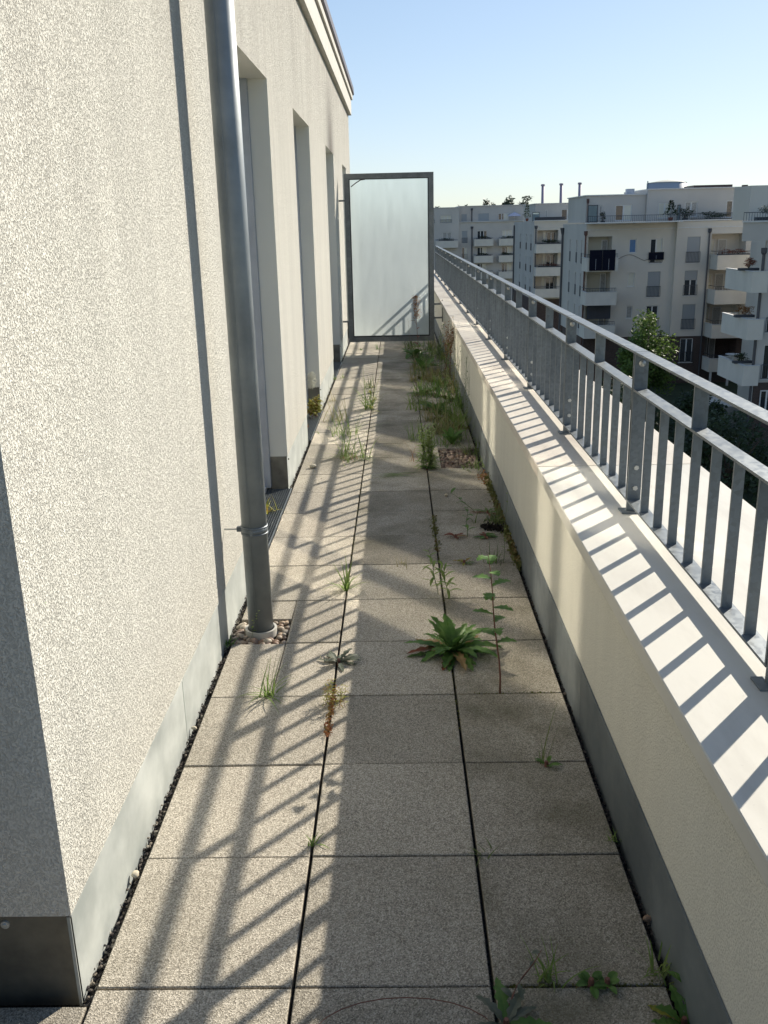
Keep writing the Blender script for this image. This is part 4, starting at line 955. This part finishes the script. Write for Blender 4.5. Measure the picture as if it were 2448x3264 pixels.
def mossline(name, label, pts, n, s, mat, width=.012, hz=.012, cat='moss'):
    mb = MB()
    for _ in range(n):
        k = R() * (len(pts) - 1); i = int(k); a = Vector((*pts[i], 0)).lerp(Vector((*pts[i + 1], 0)), k - i); dn_ = noise.noise(a * 9) * .5 + .5
        if R() > dn_ * 1.7: continue
        c = a + Vector((random.gauss(0, width), random.gauss(0, width * .7), -.008 + abs(random.gauss(0, hz)))); q = s * U(.5, 1.3)
        d1 = Vector((random.gauss(0, 1), random.gauss(0, 1), random.gauss(.6, .6))).normalized() * q; d2v = d1.orthogonal().normalized() * q * .5
        mb.add([c, c + d1 * .5 + d2v, c + d1, c + d1 * .5 - d2v], [(0, 1, 2, 3)])
    o = solo(name, mb, M[mat], label, cat, (*pts[0], 0)); o['kind'] = 'stuff'; return o

# foreground and middle weeds, nearest last
rosette('big dark green rosette with jagged leaves in the joint of the two right slab columns', .51, 1.88, 48, .21, .030, ['leaf_green', 'leaf_green', 'leaf_green', 'leaf_red', 'leaf_tan'], 5, 'sow_thistle', (.05, 1.45))
rosette('grey-green rosette in the joint at the shadow edge, left of the big green one', .008, 1.79, 15, .10, .014, ['leaf_grey'], 4, 'grey_rosette', (.1, 1.2))
stem_plant('tall prickly lettuce on a red stem, right of the big green rosette', .68, 1.505, .60, (-.055, .02), 13, .11, .028, 'leaf_green', 'stem_red', 4, .0045, 'prickly_lettuce', zstart=.38)
stem_plant('slender pale weed with drooping narrow leaves behind the big green rosette', .51, 2.53, .26, (-.03, -.03), 16, .085, .008, 'grass_green', 'stem_green', 0, .0025, 'narrow_leaved_weed', zstart=.2, stems=2)
grass('grass tuft with one long upright stalk on the sunlit slab left of centre', -.26, 1.50, .17, 22, .012, .0030, 'grass_green', 1.1)
mb = MB(); blade(mb, (-.255, 1.505, 0), .5, .24, .0022, .12, .2); blade(mb, (-.25, 1.5, 0), .9, .21, .002, .2, .4); solo('grass_stalk', mb, M['stem_green'], 'long straight grass stalk rising from the tuft on the sunlit slab', 'grass stalk', (-.255, 1.505, 0))
grass('small bright grass tuft in the centre joint beyond the grey-green rosette', .0, 2.63, .18, 26, .012, .0042, 'grass_green', .9)
grass('thin dark three-bladed grass tuft on the shaded right slabs', .78, .99, .21, 5, .008, .0025, 'grass_dark', .5, curl=.6)
rosette('low leaf rosette at the foot of the thin dark grass tuft', .785, .97, 6, .055, .007, ['leaf_green'], 0, 'small_rosette', (.4, 1.1))
grass('tiny bright grass tuft in the centre joint nearest the viewer', .0, .555, .055, 12, .008, .0022, 'grass_green', 1.1)
grass('tiny dark grass tuft at a slab corner on the shaded side', .52, .50, .06, 10, .014, .002, 'grass_dark', 1.0)
mossline('stonecrop', 'red and yellow stonecrop creeping along the centre joint', [(.0, 1.18), (.0, 1.25), (.005, 1.40), (.005, 1.55)], 420, .009, 'sedum', .007, .022, 'stonecrop')
stem_plant('wispy pale yellow plant over the red stonecrop in the centre joint', .012, 1.42, .11, (.02, 0), 16, .028, .0022, 'leaf_yellow', 'stem_red', 0, .0010, 'wispy_weed', stems=9)
# bottom edge group
rosette('large dark dandelion at the bottom edge, on the joint of the two right slab columns', .52, -.12, 9, .125, .017, ['leaf_grey', 'leaf_green'], 5, 'dandelion', (.15, 1.1))
stem_plant('dark reddish stalk leaning right out of the dandelion at the bottom edge', .52, -.08, .10, (.10, .10), 5, .045, .008, 'leaf_grey', 'stem_red', 0, .0035, 'dead_stalk', zstart=.1)
grass('olive grass tuft in the nearest cross joint of the right column', .64, .012, .115, 20, .012, .0028, 'grass_green', .45)
rosette('small round-leaved seedling in the nearest cross joint, right of the olive tuft', .745, .0, 7, .045, .012, ['leaf_green', 'leaf_yellow'], 0, 'seedling', (.3, .9))
rosette('second small seedling beside the brown leaf in the nearest cross joint', .785, .0, 5, .04, .010, ['leaf_green', 'leaf_red'], 0, 'seedling', (.3, .9))
stem_plant('yellow-flowered weed in the grit at the foot of the parapet, bottom right', .945, -.06, .16, (.075, .03), 7, .05, .012, 'leaf_green', 'stem_green', 0, .002, 'hawkweed')
mb = MB()
for k in range(14): a = k * .449; mb.add([Vector((1.02, -.03, .152)), Vector((1.02 + .011 * math.cos(a - .15), -.03 + .011 * math.sin(a - .15), .156)), Vector((1.02 + .013 * math.cos(a), -.03 + .013 * math.sin(a), .156)), Vector((1.02 + .011 * math.cos(a + .15), -.03 + .011 * math.sin(a + .15), .156))], [(0, 1, 2, 3)])
solo('flower', mb, M['flower'], 'single small yellow flower before the dark parapet sheet, bottom right', 'flower', (1.02, -.03, .15))
grass('bushy green tuft in the grit at the parapet foot, nearest cross joint', .935, .03, .12, 26, .02, .0028, 'grass_green', .8)
rosette('broad-leaved weed at the parapet foot in the bottom right corner', .94, -.12, 10, .09, .016, ['leaf_green', 'leaf_yellow'], 4, 'broad_leaved_weed', (.3, 1.1))
grass('small grass tuft in the parapet grit beside the second right slab', .935, .56, .05, 12, .012, .002, 'grass_green', .9)
mb = MB(); pts = [(.28 + .22 * math.cos(a) * 1.0, -.16 + .10 * math.sin(a), .006 + .02 * math.sin(a)) for a in [k * .26 for k in range(13)]]; mb.tube(pts, .0015, 5)
solo('dry_stalk', mb, M['stem_red'], 'thin dry stalk arching over the slab at the bottom edge', 'stalk', pts[0])
# pipe foot
grass('small green weed in the grit just before the pebbles of the downpipe', -.515, 2.0, .06, 14, .012, .004, 'leaf_green', 1.1)
stem_plant('tiny flowering weed in front of the foot of the downpipe', -.42, 2.085, .14, (.04, -.01), 9, .02, .004, 'grass_green', 'stem_green', 0, .001, 'tiny_weed')
grass('yellowish weed growing out of the grate at the nearest door', -.60, 4.05, .13, 26, .025, .006, 'leaf_yellow', .9)
stem_plant('yellow and orange weed filling the grate at the second door', -.57, 7.2, .22, (.02, 0), 26, .08, .014, 'leaf_yellow', 'stem_red', 0, .003, 'yellow_weed', stems=7)
stem_plant('feathery grass head against the dark base of the second door reveal', -.60, 7.5, .42, (0, -.03), 3, .05, .004, 'grass_dry', 'stem_green', 0, .002, 'feathery_grass', head='white_fluff')
grass('small red-leaved seedling in the grate of the second door', -.60, 6.75, .05, 10, .015, .006, 'sedum', .9)
grass('small grass tuft by the third door threshold', -.50, 9.6, .10, 14, .02, .004, 'grass_green', 1.0)
# centre joint, sunlit
grass('broad fan of grass at the centre joint, just past the loose pale pebble', -.10, 5.52, .32, 70, .07, .0030, 'grass_green', 1.25, curl=1.5)
grass('red-tinged runners round the foot of the broad grass fan', -.12, 5.45, .11, 20, .05, .003, 'sedum', 1.4)
grass('loose grass tuft on the sunlit slabs left of the joint', -.22, 6.35, .34, 46, .08, .0030, 'grass_green', .9)
grass('thin seeding grass tuft on the sunlit slabs before the second door', -.33, 7.0, .32, 36, .05, .003, 'grass_dry', .9)
grass('thin grass tuft at the wall side opposite the second door', -.44, 8.1, .20, 20, .04, .003, 'grass_dry', 1.0)
grass('fine spreading grass at the centre joint level with the second door', -.03, 7.6, .42, 46, .03, .0035, 'grass_green', .8)
grass('fine grass at the centre joint far side, near the third door', -.05, 8.9, .22, 20, .03, .0035, 'grass_dark', .8)
stem_plant('upright lime-green leafy stalk at the shadow edge in the centre joint', .02, 7.35, .30, (-.02, 0), 10, .10, .010, 'leaf_yellow', 'stem_green', 0, .003, 'lime_weed', zstart=.1)
grass('small weed at the centre joint just before the privacy screen', -.01, 12.4, .16, 14, .02, .005, 'leaf_green', .8)
grass('tiny weed on the slabs under the left part of the screen', -.28, 12.35, .06, 8, .01, .006, 'leaf_green', .8)
grass('pale stray blades on the slab by the wall before the third grate', -.42, 9.7, .10, 8, .03, .004, 'grass_green', 1.2)
mb = MB()
for _ in range(26): blade(mb, (.26 + random.gauss(0, .03), 4.93 + random.gauss(0, .03), .006), 3.3 + random.gauss(0, .6) + (3.14 if R() < .4 else 0), U(.06, .26), .003, 1.5, .1)
solo('cut_grass', mb, M['grass_green'], 'pulled-out bunch of grass lying flat on the shaded middle slab', 'grass bunch', (.26, 4.93, 0))
# horseweed clump
stem_plant('dense upright light green horseweed clump at the inner joint, before the pebble bed', .50, 5.15, .36, (-.01, .02), 40, .085, .0065, 'grass_green', 'stem_green', 0, .003, 'horseweed', stems=9, zstart=.10)
rosette('dark leafy rosette at the foot of the horseweed clump', .50, 5.10, 14, .10, .013, ['leaf_green'], 0, 'basal_rosette', (.2, 1.0))
grass('thin reddish stalks left of the horseweed clump', .40, 5.35, .24, 10, .03, .002, 'sedum', .4)
grass('tall grass behind the horseweed clump at the inner joint', .44, 6.1, .28, 26, .05, .003, 'grass_green', .5)
# right column clutter
rosette('dock leaf plant right behind the pebble bed', .74, 5.95, 9, .20, .035, ['leaf_green'], 0, 'dock', (.8, 1.35))
grass('moss-green tuft spilling over the far right corner of the pebble bed', .90, 5.6, .16, 50, .05, .004, 'grass_dark', 1.1)
grass('low weeds between the pebble bed and the parapet', .90, 5.1, .13, 50, .06, .004, 'grass_green', 1.2)
mossline('stonecrop', 'red stonecrop at the parapet foot, just before the pebble bed', [(.88, 4.75), (.93, 4.9), (.935, 4.6)], 160, .018, 'sedum', .022, .02, 'stonecrop')
stem_plant('wilted weed with one paddle leaf lying on the shaded slab', .78, 3.95, .12, (-.16, .10), 4, .10, .012, 'leaf_green', 'stem_green', 0, .003, 'wilted_weed', zstart=.2)
rosette('withered dark weed in the cross joint beside the wilted one', .86, 3.93, 7, .11, .012, ['leaf_green', 'leaf_red'], 3, 'withered_weed', (.1, .6))
stem_plant('small upright weed in the cross joint with round seedlings about it', .69, 3.46, .19, (0, .02), 8, .055, .010, 'leaf_green', 'stem_green', 0, .0025, 'upright_weed')
rosette('brown dying leaf rosette by the inner joint in the right column', .62, 3.45, 5, .07, .014, ['leaf_red', 'leaf_tan'], 0, 'dying_rosette', (.2, .8))
rosette('low dark rosette in the cross joint right of the small upright weed', .80, 3.45, 9, .07, .012, ['leaf_green', 'leaf_red'], 0, 'low_rosette', (.2, .8))
grass('dense dark weed cushion at the parapet foot with soil below', .90, 3.72, .13, 70, .05, .004, 'grass_dark', 1.2)
mossline('soil_heap', 'dark crumbly soil at the parapet foot under the weed cushion', [(.82, 3.62), (.87, 3.60), (.935, 3.55)], 650, .02, 'soil', .02, .014, 'soil')
mossline('moss', 'green and brown moss in the grit along the near parapet foot', [(.94, 2.9), (.94, 3.4), (.94, 4.0), (.935, 4.8)], 2200, .018, 'moss', .012, .02)
mossline('moss', 'dark moss in the inner joint between the right slab columns', [(.5, 3.2), (.5, 3.6), (.5, 3.9)], 500, .012, 'moss', .008, .008)
stem_plant('very thin upright weed standing before the parapet, third row of slabs beyond the lettuce', .86, 3.0, .42, (.02, .03), 8, .03, .004, 'grass_green', 'stem_green', 0, .0018, 'thin_weed', zstart=.1)
grass('faint green tuft beside the very thin upright weed', .80, 3.02, .13, 22, .025, .0025, 'grass_dark', .7)
rosette('few yellowish leaves at the cross joint left of the thin upright weed', .64, 3.0, 6, .07, .012, ['leaf_yellow', 'leaf_green'], 3, 'yellowish_rosette', (.2, .7))
grass('tiny dry tuft on the middle slab near the slanting cross joint', .30, 2.98, .06, 10, .02, .002, 'grass_dry', 1.2)
for nm, lb, pts_, n_ in (('moss', 'thin moss crumbs in the inner joint beside the big rosette', [(.5, 1.2), (.5, 2.2), (.5, 3.1)], 260),
        ('moss', 'thin moss crumbs in the cross joint through the prickly lettuce', [(.52, 1.5), (.75, 1.5), (.92, 1.5)], 160),
        ('moss', 'thin moss crumbs in the nearest cross joint of the right column', [(.52, 0), (.7, 0), (.93, 0)], 260),
        ('moss', 'moss crumbs in the centre joint beyond the stonecrop', [(0, 2.7), (0, 3.6), (0, 5.4)], 260)):
    mossline(nm, lb, pts_, n_, .007, 'moss', .005, .004)
# the dense strip along the parapet, y 6 .. 13
G = 'weeds in the dense strip along the far parapet'
for k in range(46):
    y = 5.9 + 7.2 * (k / 46) ** 1.15 + U(-.1, .1); x = U(.60, .93) if k % 3 else U(.45, .62)
    if x < .62 and y < 6.6: x += .12
    h = U(.16, .36) * (1.3 if x > .8 else 1)
    mt = random.choice(['grass_dark', 'grass_green', 'grass_green', 'grass_dry', 'leaf_green', 'grass_dry'])
    kd = {'grass_dark': 'dark green grass tuft', 'grass_green': 'fresh green grass tuft', 'grass_dry': 'straw-tinged grass tuft', 'leaf_green': 'deep green broad-bladed tuft'}[mt]
    grass(kd + ' in the dense strip of weeds along the far parapet', x, y, h, int(U(24, 50)), .05, U(.003, .0055), mt, U(.6, 1.2), kd + 's along the far parapet')
for k in range(16):
    y = U(6.4, 12.6); x = U(.80, .93)
    stem_plant('slender leafy stalk rising from the dense strip of weeds along the far parapet', x, y, U(.35, .75), (U(-.06, .06), U(-.1, .1)), 12, .07, .007, random.choice(['grass_dark', 'grass_green']), 'stem_green', 0, .0025, 'leafy_stalk', branch=4, group='leafy stalks along the far parapet', zstart=.1)
mossline('moss', 'patchy moss in the cross joints of the overgrown right slab column', [(.55, 6.5), (.9, 6.52), (.6, 7.0), (.9, 7.01), (.55, 7.5), (.9, 8.0), (.55, 8.5), (.9, 9.0), (.55, 9.5), (.9, 10)], 2600, .022, 'moss', .03, .012)
rosette('broad-leaved dock among the grass, half way along the overgrown column', .66, 7.4, 10, .20, .03, ['leaf_green', 'leaf_yellow'], 0, 'dock', (.5, 1.2))
rosette('jagged-leaved rosette at the inner joint beyond the horseweed clump', .54, 8.4, 12, .18, .024, ['leaf_green', 'leaf_tan'], 4, 'dandelion', (.2, 1.1))
stem_plant('rust-brown sorrel seed head in front of the frosted screen', .58, 11.7, .86, (-.03, 0), 8, .12, .02, 'leaf_red', 'stem_red', 0, .004, 'sorrel', branch=10, head='seed', zstart=.05)
rosette('broad dark dock leaves at the foot of the sorrel seed head', .52, 11.5, 10, .30, .05, ['leaf_green', 'leaf_red'], 0, 'dock', (.5, 1.2))
rosette('large brownish dock in the overgrown column, nearer than the sorrel', .62, 10.2, 9, .34, .05, ['leaf_green', 'leaf_red', 'leaf_red'], 0, 'dock', (.7, 1.3))
stem_plant('tall rust-pink sorrel stand leaning on the far parapet', .88, 9.2, .78, (.04, .05), 6, .08, .01, 'leaf_red', 'stem_red', 0, .003, 'sorrel', branch=8, head='seed', stems=4, zstart=.1)
stem_plant('lone tall branched stalk bending over the parapet edge', .90, 7.6, .92, (-.03, .35), 10, .05, .006, 'grass_dark', 'stem_green', 0, .003, 'branched_stalk', branch=9, zstart=.2)
stem_plant('fine upright dark stalks in front of the parapet wall, beyond the pebble bed', .91, 6.7, .62, (.02, .15), 14, .05, .004, 'grass_dark', 'stem_green', 0, .002, 'fine_stalk', branch=8, stems=3, zstart=.2)
stem_plant('bare wiry stalk with two bent branches before the screen', .47, 11.9, .52, (-.03, 0), 2, .03, .004, 'leaf_red', 'stem_red', 0, .002, 'wiry_stalk', branch=4, zstart=.6)
# loose stones and crumbs
def stone(label, x, y, s, mat='stone'):
    me = pebble_mesh('pebble', M[mat], s, int(x * 100) % 17, 2, .65); o = link('pebble', me, None, (x, y, s * .5)); tag(o, label, 'pebble')
stone('loose pale pebble lying on a sunlit slab by the second pier', -.40, 5.2, .028)
stone('small loose pebble on the shaded slab before the wilted weed', .61, 4.34, .016)
stone('yellowish pebble in the edge grit near the wall corner', -.512, .42, .014)
stone('white pebble in the edge grit beside the second slab', -.513, 1.25, .010)
stone('reddish brown chip in the parapet grit beside the nearest right slab', .942, .22, .014, 'pebble_dark')
mb = MB()
for _ in range(70):
    x, y = -.38 + random.gauss(0, .05), 4.55 + random.gauss(0, .22); s = U(.002, .006); mb.add([(x, y, .003), (x + s, y + s * .4, .004), (x + s * .6, y + s, .006), (x - s * .3, y + s * .7, .003)], [(0, 1, 2, 3)])
for _ in range(160):
    x, y = U(-.48, .9), U(-.3, 8) ; s = U(.001, .003); mb.add([(x, y, .003), (x + s, y + s * .4, .004), (x + s * .6, y + s, .005), (x - s * .3, y + s * .7, .003)], [(0, 1, 2, 3)])
o = link('soil_crumbs', mb.mesh('soil_crumbs', M['soil']), None); o['kind'] = 'stuff'; tag(o, 'dark soil crumbs scattered over the slabs', 'crumbs')
